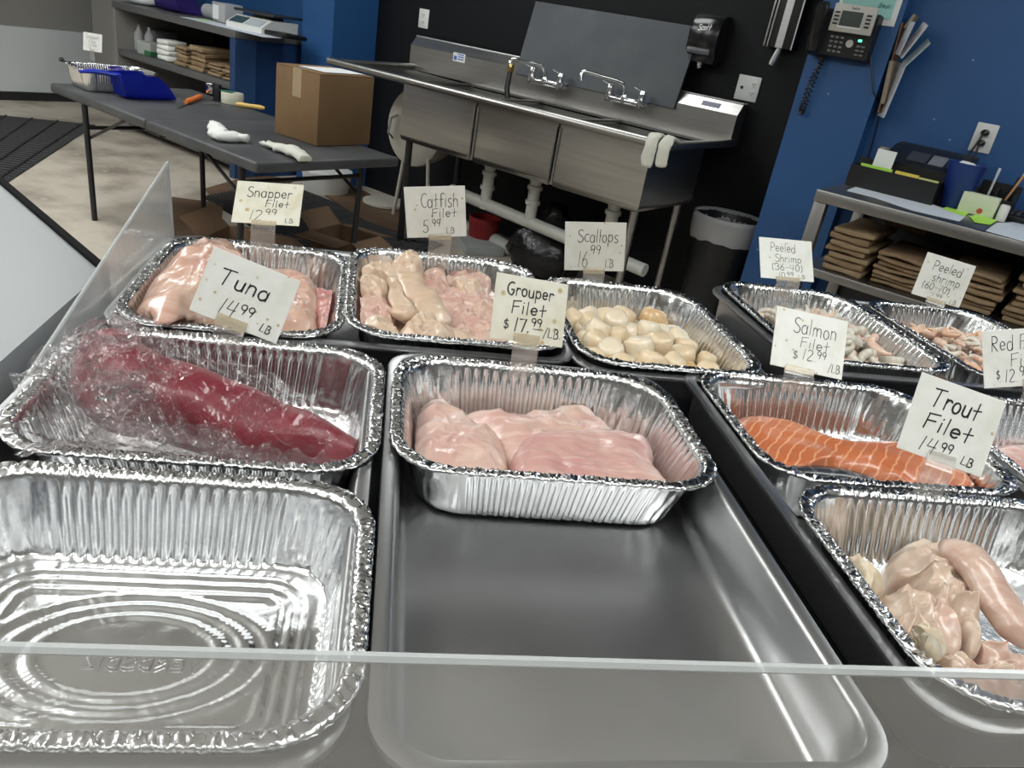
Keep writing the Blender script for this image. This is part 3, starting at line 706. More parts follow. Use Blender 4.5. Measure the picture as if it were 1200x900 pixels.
# ------------------------------------------------------------------ shrimp
def shrimp_mesh(m, size, curl, seed):
    pts = []; rad = []; n = 22
    for i in range(n):
        t = i / (n - 1); a = curl * (t - .35); R = 1 / curl
        pts.append(Vector((R * math.sin(a), R * (1 - math.cos(a)), .02 * math.sin(t * 5 + seed))) * size)
        r = .135 * (1 - .62 * t ** 1.5) * (.75 if i == 0 else 1) * (1 + .10 * abs(math.sin(t * PI * 6)))
        if t > .9: r *= .8
        rad.append((r * size * .82, r * size))
    mb = MB().tube(pts, rad, 10, up=(0, 0, 1))
    return mb.mesh('shrimp', m, True, 180)
def pour(meshes, n, cx, cy, w, d, z0, hgt, size, label, group, seed, side=0, md=.5):
    rr = random.Random(seed); f = inbox(cx, cy, w, d, .05); c = []
    for _ in range(n * 200):
        p = (rr.uniform(cx - w / 2, cx + w / 2), rr.uniform(cy - d / 2, cy + d / 2))
        if not f(p): continue
        lev = rr.random()
        ed = min(w / 2 - abs(p[0] - cx), d / 2 - abs(p[1] - cy)) / (min(w, d) * .5)
        z = z0 + lev * hgt * min(1, ed * 1.6 + .1)
        if all((p[0] - q[0]) ** 2 + (p[1] - q[1]) ** 2 + 3 * (z - q[2]) ** 2 > (size * md) ** 2 for q in c): c.append((p[0], p[1], z))
        if len(c) >= n: break
    for x, y, z in c:
        o = bpy.data.objects.new('shrimp', rr.choice(meshes)); COL.objects.link(o); o.location = (x, y, z)
        o.rotation_euler = (rr.uniform(-.5, .5), rr.uniform(-.5, .5), rr.uniform(0, 6.28))
        s = rr.uniform(.85, 1.15); o.scale = (s, s, s); tag(o, label, 'shrimp', group)
big = [shrimp_mesh(m, .058, c, i) for i, (m, c) in enumerate(((SHRG, 2.6), (SHRG, 3.4), (SHRW, 3.0), (SHRW, 2.2), (SHRG, 3.8), (SHRP, 3.0)))]
pour(big, 140, .735, 1.11, .200, .275, FL + .022, .042, .050, 'large grey peeled shrimp in the left shrimp tray', 'large peeled shrimp', 5, md=.40)
small = [shrimp_mesh(m, .042, c, i) for i, (m, c) in enumerate(((SHRP, 3.0), (SHRP, 3.8), (SHRP, 2.4), (SHRO, 3.2), (SHRW, 3.4)))]
pour(small, 240, 1.005, 1.10, .205, .275, FL + .022, .044, .036, 'small pink peeled shrimp in the right shrimp tray', 'small peeled shrimp', 6, md=.40)

# ------------------------------------------------------------------ hand-lettered price cards
def _arc(cx, cy, rx, ry, a0, a1, n=9): return [(cx + rx * math.cos(math.radians(a0 + (a1 - a0) * i / n)), cy + ry * math.sin(math.radians(a0 + (a1 - a0) * i / n))) for i in range(n + 1)]
G = {
 'S': (.55, [_arc(.30, .78, .22, .22, 40, 230) + _arc(.27, .24, .25, .26, 90, -150)[1:]]),
 'T': (.66, [[(.0, .97), (.62, 1.02)], [(.32, 1.0), (.25, .0)]]),
 'G': (.62, [_arc(.36, .5, .32, .5, 60, 285, 14) + [(.55, .40), (.34, .42)]]),
 'F': (.55, [[(.10, .98), (.06, 0)], [(.08, .96), (.55, 1.04)], [(.08, .52), (.45, .58)]]),
 'P': (.56, [[(.10, 1.0), (.08, 0)], [(.08, .98)] + _arc(.25, .74, .27, .27, 80, -100) + [(.10, .44)]]),
 'R': (.58, [[(.10, 1.0), (.08, 0)], [(.08, .98)] + _arc(.24, .76, .25, .24, 80, -100) + [(.12, .50), (.50, .0)]]),
 'C': (.52, [_arc(.36, .5, .30, .5, 55, 300, 12)]),
 'L': (.46, [[(.12, 1.0), (.06, .04), (.42, .06)]]),
 'B': (.52, [[(.10, 1.0), (.08, 0)], [(.08, 1.0)] + _arc(.22, .76, .20, .23, 85, -90) + _arc(.24, .26, .24, .27, 90, -95) + [(.08, .0)]]),
 'a': (.52, [_arc(.24, .28, .20, .30, 60, 400, 14), [(.45, .60), (.44, .0)]]),
 'c': (.44, [_arc(.28, .30, .22, .30, 55, 310, 11)]),
 'd': (.54, [_arc(.24, .28, .20, .30, 50, 390, 14), [(.46, 1.02), (.45, .0)]]),
 'e': (.48, [[(.06, .30), (.40, .34)] + _arc(.24, .32, .18, .28, 10, 320, 12)]),
 'f': (.42, [_arc(.32, .86, .14, .16, 30, 180, 5) + [(.17, .0)], [(.02, .55), (.38, .60)]]),
 'h': (.50, [[(.08, 1.0), (.06, 0)], [(.07, .36)] + _arc(.25, .36, .17, .24, 170, 10, 6) + [(.43, .0)]]),
 'i': (.20, [[(.10, .60), (.08, 0)], [(.11, .84), (.12, .88)]]),
 'l': (.20, [[(.11, 1.04), (.08, 0)]]),
 'm': (.74, [[(.07, .60), (.06, 0)], [(.07, .40)] + _arc(.20, .40, .13, .20, 170, 10, 5) + [(.34, .02)], [(.34, .40)] + _arc(.49, .40, .15, .20, 170, 10, 5) + [(.66, .0)]]),
 'n': (.50, [[(.07, .62), (.06, 0)], [(.07, .38)] + _arc(.24, .38, .17, .22, 170, 10, 6) + [(.42, .0)]]),
 'o': (.48, [_arc(.24, .30, .19, .30, 80, 440, 14)]),
 'p': (.50, [[(.08, .62), (.06, -.38)], [(.08, .46)] + _arc(.25, .30, .19, .28, 120, -150, 10)]),
 'r': (.38, [[(.07, .62), (.06, 0)], [(.07, .36)] + _arc(.24, .36, .17, .24, 165, 40, 5)]),
 's': (.42, [_arc(.24, .46, .15, .15, 40, 230) + _arc(.20, .14, .17, .15, 85, -150)[1:]]),
 't': (.44, [[(.22, .96), (.20, .0)], [(.02, .50), (.42, .58)]]),
 'u': (.50, [[(.07, .60)] + _arc(.24, .20, .17, .20, 175, 350, 7) + [(.43, .60)], [(.43, .60), (.44, .0)]]),
 'v': (.44, [[(.04, .60), (.20, .04), (.40, .60)]]),
 'k': (.46, [[(.08, 1.0), (.06, 0)], [(.40, .58), (.08, .26), (.42, 0)]]),
 'y': (.46, [[(.05, .60), (.22, .10)], [(.42, .60), (.08, -.38)]]),
 'Y': (.56, [[(.04, 1.0), (.28, .5), (.54, 1.0)], [(.28, .5), (.27, 0)]]),
 'V': (.56, [[(.04, 1.0), (.28, 0), (.54, 1.0)]]), 'E': (.5, [[(.46, 1), (.08, 1), (.08, 0), (.46, 0)], [(.08, .5), (.4, .5)]]),
 'D': (.56, [[(.08, 0), (.08, 1)] + _arc(.14, .5, .38, .5, 90, -90, 10) + [(.08, 0)]]),
 'I': (.2, [[(.1, 0), (.1, 1)]]), 'Z': (.5, [[(.06, 1), (.46, 1), (.06, 0), (.46, 0)]]), 'N': (.56, [[(.08, 0), (.08, 1), (.48, 0), (.48, 1)]]),
 '0': (.50, [_arc(.25, .5, .20, .5, 90, 450, 16)]),
 '1': (.26, [[(.18, 1.0), (.08, 0)]]),
 '2': (.50, [_arc(.25, .76, .19, .24, 160, -30, 8) + [(.06, .02), (.48, .04)]]),
 '3': (.48, [_arc(.22, .77, .20, .23, 150, -80, 8) + _arc(.22, .27, .22, .27, 80, -150, 8)]),
 '4': (.54, [[(.16, .98), (.05, .42), (.48, .44)], [(.44, 1.0), (.34, -.08)]]),
 '5': (.50, [[(.14, .98), (.10, .56)] + _arc(.22, .30, .22, .30, 110, -150, 10), [(.14, .98), (.46, 1.0)]]),
 '6': (.48, [[(.36, 1.0), (.12, .55)] + _arc(.25, .26, .19, .26, 165, 525, 14)]),
 '7': (.48, [[(.04, .94), (.46, 1.0), (.22, .0)]]),
 '9': (.46, [_arc(.22, .72, .18, .27, 10, 370, 14) + [(.40, .66), (.28, .0)]]),
 '$': (.44, [_arc(.22, .68, .16, .17, 40, 230) + _arc(.20, .30, .18, .19, 85, -150)[1:], [(.22, 1.02), (.18, -.04)]]),
 '.': (.16, [[(.07, .02), (.09, .05)]]), '/': (.34, [[(.34, 1.06), (.02, -.10)]]), '-': (.40, [[(.06, .44), (.36, .46)]]),
 '(': (.28, [_arc(.34, .45, .26, .62, 120, 240, 8)]), ')': (.28, [_arc(-.06, .45, .26, .62, 60, -60, 8)]), '_': (.5, [[(.0, .0), (.5, .02)]]), ' ': (.30, []),
}
def stroke_text(mb, text, x0, x1, yb, cap, wd, lean=.04, rise=0, seed=0, zf=0):
    """write strokes into a mesh lying in the xy plane, x0..x1 wide"""
    rr = random.Random(seed); tot = sum(G[c][0] + .07 for c in text) - .07; k = (x1 - x0) / tot; x = x0
    for c in text:
        gw, st = G[c]; dy = rr.uniform(-.03, .03) * cap
        for s in st:
            P = [Vector((x + px * k + lean * py * cap, yb + py * cap + dy + rise * (x - x0), zf)) for px, py in s]
            if len(P) > 2 and len(P) > 5: P = spline(P, 3)
            L = []; R = []
            for i, p in enumerate(P):
                t = (P[min(i + 1, len(P) - 1)] - P[max(i - 1, 0)]).normalized(); nn = Vector((-t.y, t.x, 0))
                h = wd * .5 * (1 + .25 * nz(p.x * 300, p.y * 300))
                if i == 0: p = p - t * h * .6
                if i == len(P) - 1: p = p + t * h * .6
                q = .7 if i in (0, len(P) - 1) else 1
                L.append(p + nn * h * q); R.append(p - nn * h * q)
            mb.grid([L, R])
        x += (gw + .07) * k
    return mb
CARDS = {
'tuna': ((-0.1500,0.8350,0.9789),(0.9578,-0.1554,-0.2417),(0.2821,0.3482,0.8940),0.1000,0.0754),
'snapper': ((-0.1793,1.1700,0.9989),(0.9955,-0.0545,0.0779),(-0.0140,0.7261,0.6874),0.0971,0.0719),
'catfish': ((0.0691,1.2100,1.0081),(0.9855,-0.0375,0.1653),(-0.1668,-0.0431,0.9850),0.0948,0.0815),
'scallops': ((0.3323,1.2000,0.9874),(0.9619,-0.2199,0.1625),(-0.1844,-0.0832,0.9793),0.0985,0.0841),
'grouper': ((0.1704,0.8350,0.9976),(0.9688,0.2152,-0.1229),(0.0153,0.4431,0.8963),0.0944,0.0761),
'salmon': ((0.5583,0.8800,0.9793),(0.9900,-0.1250,-0.0657),(0.1257,0.5684,0.8131),0.1003,0.0812),
'p36': ((0.7225,1.3000,0.9832),(0.9980,-0.0417,0.0465),(-0.0090,0.6410,0.7675),0.1027,0.0808),
'p60': ((1.0431,1.2900,0.9848),(0.9659,-0.2355,-0.1073),(0.1576,0.2063,0.9657),0.0960,0.0822),
'red': ((0.8742,0.8900,0.9861),(0.9458,-0.1853,0.2667),(-0.1694,0.4192,0.8920),0.0814,0.0808),
'trout': ((0.5713,0.6150,1.0055),(0.9612,-0.2220,-0.1640),(0.2427,0.3964,0.8854),0.0922,0.0803),
}
# text, x0, x1, baseline (from the top), cap height, pen width in mm
TXT = {
'tuna': [('Tuna', .17, .74, .47, .24, 2.0), ('14', .28, .47, .88, .24, 1.3), ('99', .50, .66, .78, .15, 1.2), ('LB', .77, .89, .91, .12, 1.3)],
'snapper': [('Snapper', .17, .84, .37, .24, 1.3), ('Filet', .46, .82, .59, .16, 1.2), ('12', .25, .44, .92, .24, .9), ('99', .48, .65, .78, .14, .9), ('LB', .78, .90, .94, .10, .9)],
'catfish': [('Catfish', .26, .88, .40, .27, 1.1), ('Filet', .43, .85, .60, .17, 1.1), ('5', .27, .37, .90, .25, 1.0), ('99', .43, .57, .78, .14, .9), ('LB', .66, .80, .93, .12, 1.0)],
'scallops': [('Scallops', .21, .88, .40, .25, 1.2), ('16', .22, .39, .92, .33, 1.0), ('99', .43, .60, .64, .18, 1.0), ('LB', .68, .82, .92, .17, 1.0)],
'grouper': [('Grouper', .16, .80, .30, .19, 1.8), ('Filet', .24, .72, .57, .19, 1.8), ('$', .16, .23, .83, .16, 1.4), ('17.', .30, .51, .84, .20, 2.2), ('99', .53, .68, .73, .12, 1.3), ('_', .56, .70, .775, .1, 1.2), ('/LB.', .71, .96, .88, .15, 1.4)],
'salmon': [('Salmon', .25, .86, .38, .25, 1.1), ('Filet', .37, .78, .60, .17, 1.1), ('$', .29, .36, .82, .15, 1.0), ('12.', .42, .61, .80, .18, 1.0), ('99', .62, .75, .73, .12, .9), ('/LB.', .79, .98, .92, .14, 1.0)],
'p36': [('Peeled', .20, .68, .33, .22, 1.0), ('Shrimp', .28, .78, .57, .18, 1.0), ('(36-40)', .21, .80, .78, .16, 1.0), ('10', .33, .46, .95, .12, .9), ('99', .49, .62, .90, .09, .9), ('LB', .70, .83, .95, .09, .9)],
'p60': [('Peeled', .20, .80, .34, .22, 1.3), ('shrimp', .27, .84, .58, .19, 1.2), ('(60-70)', .13, .70, .79, .16, 1.1), ('7', .33, .43, .96, .12, .8), ('99', .47, .60, .92, .09, .8), ('LB', .77, .90, .97, .10, .8)],
'red': [('Red Fish', .14, 1.0, .36, .26, 1.1), ('Filet', .44, .96, .64, .22, 1.1), ('$', .20, .27, .86, .17, 1.0), ('12.', .34, .55, .92, .22, 1.0), ('99', .58, .76, .82, .17, 1.0)],
'trout': [('Trout', .19, .76, .36, .23, 2.0), ('Filet', .19, .76, .65, .20, 2.0), ('14', .22, .42, .92, .18, 1.3), ('99', .46, .60, .86, .12, 1.2), ('LB', .72, .86, .93, .11, 1.2)],
}
CLBL = {
'tuna': 'white price card reading Tuna 14.99, tilted in front of the snapper', 'snapper': 'stained price card reading Snapper Filet 12.99 at the back left',
'catfish': 'white price card reading Catfish Filet 5.99 behind the catfish tray', 'scallops': 'price card with yellow stains reading Scallops 16.99',
'grouper': 'yellowed price card reading Grouper Filet 17.99 on the grouper tray rim', 'salmon': 'price card reading Salmon Filet 12.99 at the salmon tray',
'p36': 'price card reading Peeled Shrimp (36-40) behind the large shrimp', 'p60': 'tilted price card reading Peeled Shrimp (60-70) behind the small shrimp',
'red': 'price card reading Red Fish Filet, cut by the right picture edge', 'trout': 'tilted price card reading Trout Filet 14.99 on the trout tray rim'}
CLPOS = {'tuna': (.30, .64), 'snapper': (.30, .66), 'catfish': (.36, .74), 'scallops': (.32, .68), 'grouper': (.31, .66), 'salmon': (.20, .60), 'p36': (.28, .72), 'p60': (.32, .70), 'red': (.62, 1.1), 'trout': (.34, .66)}
FOOTZ = {'snapper': RIM, 'catfish': RIM + .004, 'scallops': RIM, 'p36': RIM, 'p60': RIM}
for n_, (c, xa, ya, cw, ch) in CARDS.items():
    c, xa, ya = Vector(c), Vector(xa).normalized(), Vector(ya); ya = (ya - xa * ya.dot(xa)).normalized(); za_ = xa.cross(ya)
    r = thing('price_card', CLBL[n_], 'price card', c, 0, 'hand lettered price cards')
    M3 = Matrix((xa, ya, za_)).transposed().to_4x4()
    stained = n_ in ('snapper', 'grouper')
    mb = MB().box(-cw / 2, cw / 2, -ch / 2, ch / 2, -.0006, .0002, .0004, 1)
    obj('card', mb.xf(M3), CARDPAPER2 if stained else CARDPAPER, r, smooth=False)
    mb = MB()
    for i, (t, x0, x1, yb, cap, wd) in enumerate(TXT[n_]):
        stroke_text(mb, t, (x0 - .5) * cw, (x1 - .5) * cw, (.5 - yb) * ch, cap * ch, wd * .00105, .10 if n_ in ('tuna', 'trout') else .03, 0, i + len(n_), .0005)
    obj('lettering', mb.xf(M3), INK, r, smooth=False, label='black marker handwriting')
    a, b = CLPOS[n_]; mb = MB().box((a - .5) * cw, (b - .5) * cw, -ch / 2 - .004, -ch / 2 + (.010 if n_ in ('tuna', 'grouper', 'red', 'trout') else .0045), .0009, .0035, .0006, 1)
    obj('clip_jaw', mb.xf(M3), CLIPY if n_ not in ('trout',) else CLIP, r)
    # stem: from the jaw down to the tray rim
    p0 = Vector(((a + b) / 2 * cw - cw / 2, -ch / 2 + .006, -.0012)); p0 = M3 @ p0; wx = M3 @ Vector(((b - a) * cw / 2, 0, 0))
    p1 = M3 @ Vector(((a + b) / 2 * cw - cw / 2, -ch / 2 - .006, .001))
    zt_ = RIM + .004 - c.z
    p2 = Vector((p1.x, p1.y - .001, min(zt_ + .004, p1.z - .004))); p3 = Vector((p1.x, p1.y - .003, zt_ - .014)); 
    hx = Vector((wx.x, wx.y, 0))
    mb = MB(); th = Vector((0, -.0022, 0))
    rows = [[p0 - wx, p0 + wx, p0 + wx + th, p0 - wx + th], [p1 - wx, p1 + wx, p1 + wx + th, p1 - wx + th], [p2 - hx, p2 + hx, p2 + hx + th, p2 - hx + th], [p3 - hx, p3 + hx, p3 + hx + th, p3 - hx + th]]
    obj('clip_stem', mb.grid(rows, True, True, True), CLIP, r, smooth=False)

# raised letters in the floor of the empty tray (they read mirrored in the photograph)
mb = stroke_text(MB(), 'VERDSPIZ'.replace('P', 'D'), -.036, .040, -.007, .011, .0016, 0, 0, 3, 0)
mb.xf(Matrix.Diagonal((-1, 1, 1, 1)))
tray0 = [o for o in COL.objects if o.name == 'foil_tray'][0]
lp = at(172, 776, FL) - Vector(tray0.location)
ml = mb
for v in ml.bm.verts: v.co = Vector((v.co.x + lp.x, v.co.y + lp.y, -.0668))
g_ = bmesh.ops.extrude_face_region(ml.bm, geom=list(ml.bm.faces))
for v in [e for e in g_['geom'] if isinstance(e, bmesh.types.BMVert)]: v.co.z += .0009
obj('raised_lettering', ml, FOIL, tray0, label='faint letters pressed into the foil', smooth=False)

# ------------------------------------------------------------------ room furniture (room frame: u along the sink wall, v towards it)
def cen(mb):
    xs = [v.co for v in mb.bm.verts]
    return Vector(((min(v.x for v in xs) + max(v.x for v in xs)) / 2, (min(v.y for v in xs) + max(v.y for v in xs)) / 2, min(v.z for v in xs)))
def rsolo(name, mb, m, label, cat, group=None, ang=40, smooth=True):
    c = cen(mb); mb.xf(Matrix.Translation(-c))
    return tag(obj(name, mb, m, None, W(*c), RA, ang=ang, smooth=smooth), label, cat, group)
class RT:
    def __init__(s, name, label, cat, u, v, z, group=None):
        s.c = Vector((u, v, z)); s.r = thing(name, label, cat, W(u, v, z), RA, group)
    def part(s, name, mb, m, label=None, parent=None, ang=40, smooth=True):
        return obj(name, mb.xf(Matrix.Translation(-s.c)), m, parent or s.r, label=label, ang=ang, smooth=smooth)
def B(u0, u1, v0, v1, z0, z1, bev=.0, seg=2): return MB().box(u0, u1, v0, v1, z0, z1, bev, seg)
def rot_box(c, l, w, h, a, bev=.003):    # box lying at c turned by a about z
    return MB().box(-l / 2, l / 2, -w / 2, w / 2, 0, h, bev).xf(Matrix.Translation(c) @ Matrix.Rotation(a, 4, 'Z'))

# folding table
TZ = .63
t = RT('folding_table', 'black folding table with foil tray, scoop and carton on it', 'table', -3.55, 2.25, 0)
t.part('tabletop', B(-4.43, -3.508, 1.862, 2.642, TZ - .045, TZ, .012, 3), TABLETOP)
t.part('tabletop', B(-3.502, -2.665, 1.862, 2.642, TZ - .045, TZ, .012, 3), TABLETOP)
t.part('hinge', B(-3.56, -3.45, 1.90, 2.60, TZ - .07, TZ - .046, .004), BLACKMET)
for u_, vv in ((-4.12, 1.885), (-4.10, 2.50), (-2.86, 1.93), (-2.86, 2.585)):
    t.part('leg', MB().tube([(u_, vv, TZ - .05), (u_ + (.02 if u_ < -3.5 else -.02), vv, .0)], .0145, 10), BLACKMET)
t.part('cross_bar', MB().tube([(-4.115, 1.885, .47), (-4.10, 2.50, .47)], .010, 8), BLACKMET)
t.part('cross_bar', MB().tube([(-2.865, 1.93, .50), (-2.865, 2.585, .50)], .010, 8), BLACKMET)
for u0, u1, vv in ((-4.115, -3.75, 1.90), (-4.10, -3.60, 2.49), (-2.865, -3.20, 1.95), (-2.865, -3.20, 2.57)):
    t.part('brace', MB().tube([(u0, vv, .42), (u1, vv, TZ - .052)], .008, 8), BLACKMET)
# carton on the table
def qpx(px, py): return onz(px, py, TZ)
c = RT('cardboard_box', 'brown taped carton standing on the near end of the folding table', 'cardboard box', -2.98, 2.44, TZ)
a0, a1, a2 = qpx(331, 161), qpx(371, 172), qpx(433, 170)
ev = (a1 - a0); eu = (a2 - a1); print('carton', a0, a1, a2, ev.length, eu.length)
eu_n = Vector((eu.x, eu.y, 0)).normalized(); ev_n = Vector((-eu_n.y, eu_n.x, 0)); lw, ld, lh = .335, .30, .31
def cbox(x0, x1, y0, y1, z0, z1, bev=.002):
    m_ = Matrix((eu_n, ev_n, Vector((0, 0, 1)))).transposed().to_4x4(); m_.translation = a1 + Vector((0, 0, .002))
    return MB().box(x0, x1, y0, y1, z0, z1, bev).xf(m_)
c.part('body', cbox(0, lw, 0, ld, 0, lh, .004), CARD)
c.part('flap', cbox(.001, lw - .001, .001, ld / 2 - .002, lh, lh + .004), CARD)
c.part('flap', cbox(.001, lw - .001, ld / 2 + .002, ld - .001, lh, lh + .004), CARD)
c.part('tape', cbox(-.0012, lw + .0012, ld * .40, ld * .60, lh + .004, lh + .005, 0), TAPE)
c.part('tape', cbox(-.0012, -.0002, ld * .40, ld * .60, lh - .12, lh + .005, 0), TAPE)
rsolo('paper_sheet', cbox(.05, .30, .03, ld - .10, lh + .007, lh + .0085, 0), PAPER, 'white paper sheet lying on top of the brown carton', 'paper', smooth=False)

# foil tray, card, scoops on the table
def tpos(px, py, z=TZ): return onz(px, py, z)
p = tpos(122, 92)
def room_loc(o, q, a=0): o.location = W(q.x, q.y, q.z); o.rotation_euler = (0, 0, RA + a); return o
o = tag(obj('foil_tray', foil_tray(.40, .29, .105, 31, 3), FOIL, None, ang=180), 'foil tray on the far end of the folding table', 'foil tray')
TT = Vector((-4.29, 2.115, TZ)); room_loc(o, TT + Vector((0, 0, .1065)), PI / 2 - .08)
_c = onv(108.5, 49.5, 2.12); pc = RT('price_card', 'small white price card standing in the foil tray on the table', 'price card', _c.x, _c.y, _c.z - .10)
cw = Vector((cx_.dot(RU), cx_.dot(RV), 0)).normalized()
def card_m(base): 
    y_ = Vector((-cw.y, cw.x, 0)); zz = Vector((0, 0, 1)) * .98 + y_ * .2; zz.normalize(); n_ = cw.cross(zz)
    m_ = Matrix((cw, zz, n_)).transposed().to_4x4(); m_.translation = base; return m_
cb = onv(108.5, 49.5, 2.12)
mc = card_m(cb)
pc.part('card', MB().box(-.048, .048, -.045, .045, -.0006, 0, 0).xf(mc), CARDPAPER, smooth=False)
tm = MB()
for i, (tx, x0, x1, yb, cp) in enumerate((('Snapper', -.036, .034, .017, .018), ('Filet', -.02, .018, -.006, .016), ('12', -.024, -.006, -.032, .019), ('99', .0, .02, -.024, .013))):
    stroke_text(tm, tx, x0, x1, yb, cp, .0016, .05, 0, i, .0006)
pc.part('lettering', tm.xf(mc), mat('faint_ink', (.25, .25, .25), .6), 'faint grey handwriting', smooth=False)
pc.part('clip_stem', MB().box(-.012, .012, -.09, -.035, .0002, .003, 0).xf(mc), CLIP, smooth=False)
def scoop(name, label, base, ang, L, Wd, H, m, hl):
    """a deep hand scoop: open bowl with a flared lip and a handle behind"""
    r = thing(name, label, 'scoop', W(base.x, base.y, base.z), RA + ang)
    rows = []
    for i in range(13):
        s = i / 12; x = -L / 2 + L * s; rise = .0 if s > .12 else (1 - s / .12) ** 2
        hh = H * (1.0 if s < .55 else 1 - ((s - .55) / .45) ** 2 * .92); hw = Wd / 2 * (.80 + .20 * min(1, s * 3)); row = []
        for k in range(17):
            a = PI * (k / 16); y = -hw * math.cos(a); 
            yy = math.copysign(abs(math.cos(a)) ** .35, -math.cos(a)) * hw; zz = hh * (1 - math.sin(a) ** .45) + .002
            row.append(Vector((x, yy, max(zz, rise * H * .9))))
        rows.append(row)
    mb = MB().grid(rows)
    back = [mb.bm.verts.new(Vector((-L / 2 - .004, v.y * .98, v.z))) for v in rows[0]]
    cv = mb.bm.verts.new((-L / 2 - .006, 0, H * .9))
    for i in range(16): mb.bm.faces.new((back[i], back[i + 1], cv))
    bmesh.ops.solidify(mb.bm, geom=list(mb.bm.faces), thickness=.0025)
    obj('bowl', mb, m, r)
    obj('handle', MB().tube([(-L / 2 + .02, 0, H * .92), (-L / 2 - .03, 0, H * .95), (-L / 2 - hl * .6, 0, H * 1.02), (-L / 2 - hl, 0, H * .98)], [(.024, .010), (.020, .011), (.017, .011), (.012, .007)], 12), m, r)
    return r
s1 = tpos(138, 103); s1b = tpos(200, 109); sd_ = s1b - s1; sa = math.atan2(sd_.y, sd_.x); sn = Vector((-math.sin(sa), math.cos(sa), 0)); sl = min(.36, sd_.length)
sc_ = (s1 + s1b) * .5 + sn * .09; sc_.z = TZ + .002; print('scoop', s1, s1b, sl)
scoop('scoop', 'large blue plastic scoop lying on the folding table beside the foil tray', Vector((-4.055, 2.150, TZ + .002)), math.radians(92), .28, .155, .115, BLUEPL, .17)
scoop('scoop', 'blue scoop lying inside the foil tray on the table', TT + Vector((.0, -.06, .012)), math.radians(120), .16, .12, .075, BLUEPL, .03)
scoop('scoop', 'violet scoop leaning inside the foil tray on the table', TT + Vector((-.02, .10, .012)), math.radians(110), .14, .14, .095, mat('violet_plastic', (.10, .08, .36), .4), .03)
ut = RT('ladle', 'thin black long handled utensil sticking up left of the table tray', 'utensil', -4.40, 2.14, TZ)
e0, e1 = Vector((-4.40, 2.14, TZ)), onv(72, 70, 2.06)
ut.part('shaft', MB().tube([(e0.x, e0.y, TZ + .004), (e1.x, e1.y, e1.z)], .006, 8), BLACKPL)
ut.part('knob', MB().lathe([(.002, -.012), (.011, -.008), (.014, 0), (.010, .010), (.002, .013)], 12, (e1.x, e1.y, e1.z)), BLACKPL)
# knives, tape
def hand_knife(label, px0, px1, pxt, m, hr):
    a, b, c_ = tpos(*px0), tpos(*px1), tpos(*pxt)
    r = RT('knife', label, 'knife', *((a + b) / 2))
    d = (b - a); hz = Vector((0, 0, hr + .001))
    r.part('handle', MB().tube([a + hz, a + d * .15 + hz, a + d * .5 + hz, a + d * .85 + hz, b + hz], [hr * .6, hr * 1.05, hr * .9, hr, hr * .7], 12), m)
    t_ = (c_ - b).normalized(); n_ = Vector((-t_.y, t_.x, 0)) * .009
    L = [b + Vector((0, 0, .006)) + n_ * .8, b + (c_ - b) * .7 + Vector((0, 0, .004)) + n_ * .9, c_ + Vector((0, 0, .002))]
    R_ = [b + Vector((0, 0, .006)) - n_ * .8, b + (c_ - b) * .7 + Vector((0, 0, .004)) - n_ * .7, c_ + Vector((0, 0, .002)) - n_ * .05]
    mb = MB().grid([L, R_]); bmesh.ops.solidify(mb.bm, geom=list(mb.bm.faces), thickness=.0016)
    r.part('blade', mb, CHROME if m is YELLOWPL else STEEL)
hand_knife('small orange handled knife lying on the folding table', (236, 116), (218, 123), (209, 128), ORANGEPL, .014)
hand_knife('yellow handled knife lying on the table in front of the tape dispenser', (310, 130), (277, 125), (232, 123), YELLOWPL, .013)
q = tpos(268, 121); tp = RT('tape_dispenser', 'packing tape dispenser with clear roll standing on the table', 'tape dispenser', q.x, q.y, TZ)
dn = Vector((cw.x, cw.y, 0)); m_ = Matrix.Translation((q.x, q.y, TZ + .047)) @ Matrix.Rotation(math.atan2(dn.y, dn.x), 4, 'Z')
rl = MB().lathe([(.038, -.028), (.058, -.028), (.060, -.024), (.060, .024), (.058, .028), (.038, .028), (.038, -.028)], 28, caps=(False, False)).xf(m_ @ Matrix.Translation((.02, 0, -.016)))
tp.part('tape_roll', rl, mat('clear_tape', (.66, .66, .55), .15))
tp.part('frame', MB().box(-.075, -.045, -.028, .028, -.046, .040, .003).xf(m_), BLACKPL); tp.part('base_plate', MB().box(-.095, .05, -.027, .027, -.0465, -.0455, 0).xf(m_), CHROME)
tp.part('guard', MB().box(-.115, -.078, -.027, .027, -.01, .045, .004).xf(m_), CHROME)
tp.part('top_strap', MB().box(-.09, .03, -.020, .020, .014, .018, .001).xf(m_), mat('green_strap', (.03, .16, .10), .4))
# limp gloves
def limp(name, label, path, rad, m, cat, fingers=(), seed=0):
    mb = MB().tube([Vector(p_) for p_ in spline(path, 6)], [rad[min(len(rad) - 1, int(i / 6))] for i in range((len(path) - 1) * 6 + 1)], 14)
    for f in fingers: mb.tube(spline(f, 4), [.010] * (len(spline(f, 4)) - 1) + [.006], 8)
    mb.jitter(.010, 22, seed).jitter(.004, 70, seed + 1)
    z0 = path[0][2]
    lo = min(v.co.z for v in mb.bm.verts)
    for v in mb.bm.verts: v.co.z = max(v.co.z, TZ + .002) if z0 > TZ and z0 < TZ + .1 else v.co.z
    return rsolo(name, mb, m, label, cat, ang=180)
g = lambda x, y, h=.02: tuple(tpos(x, y) + Vector((0, 0, h)))
limp('glove', 'white glove crumpled on the table edge left of the Snapper card', [g(254, 158, .03), g(256, 163, .026), g(264, 166, .022), g(277, 166, .02), g(290, 168, .016)], [(.035, .022), (.045, .026), (.04, .022), (.032, .018), (.024, .014)], RAG, 'glove', [[g(262, 160, .02), g(250, 154, .03), g(248, 150, .025)]], 2)
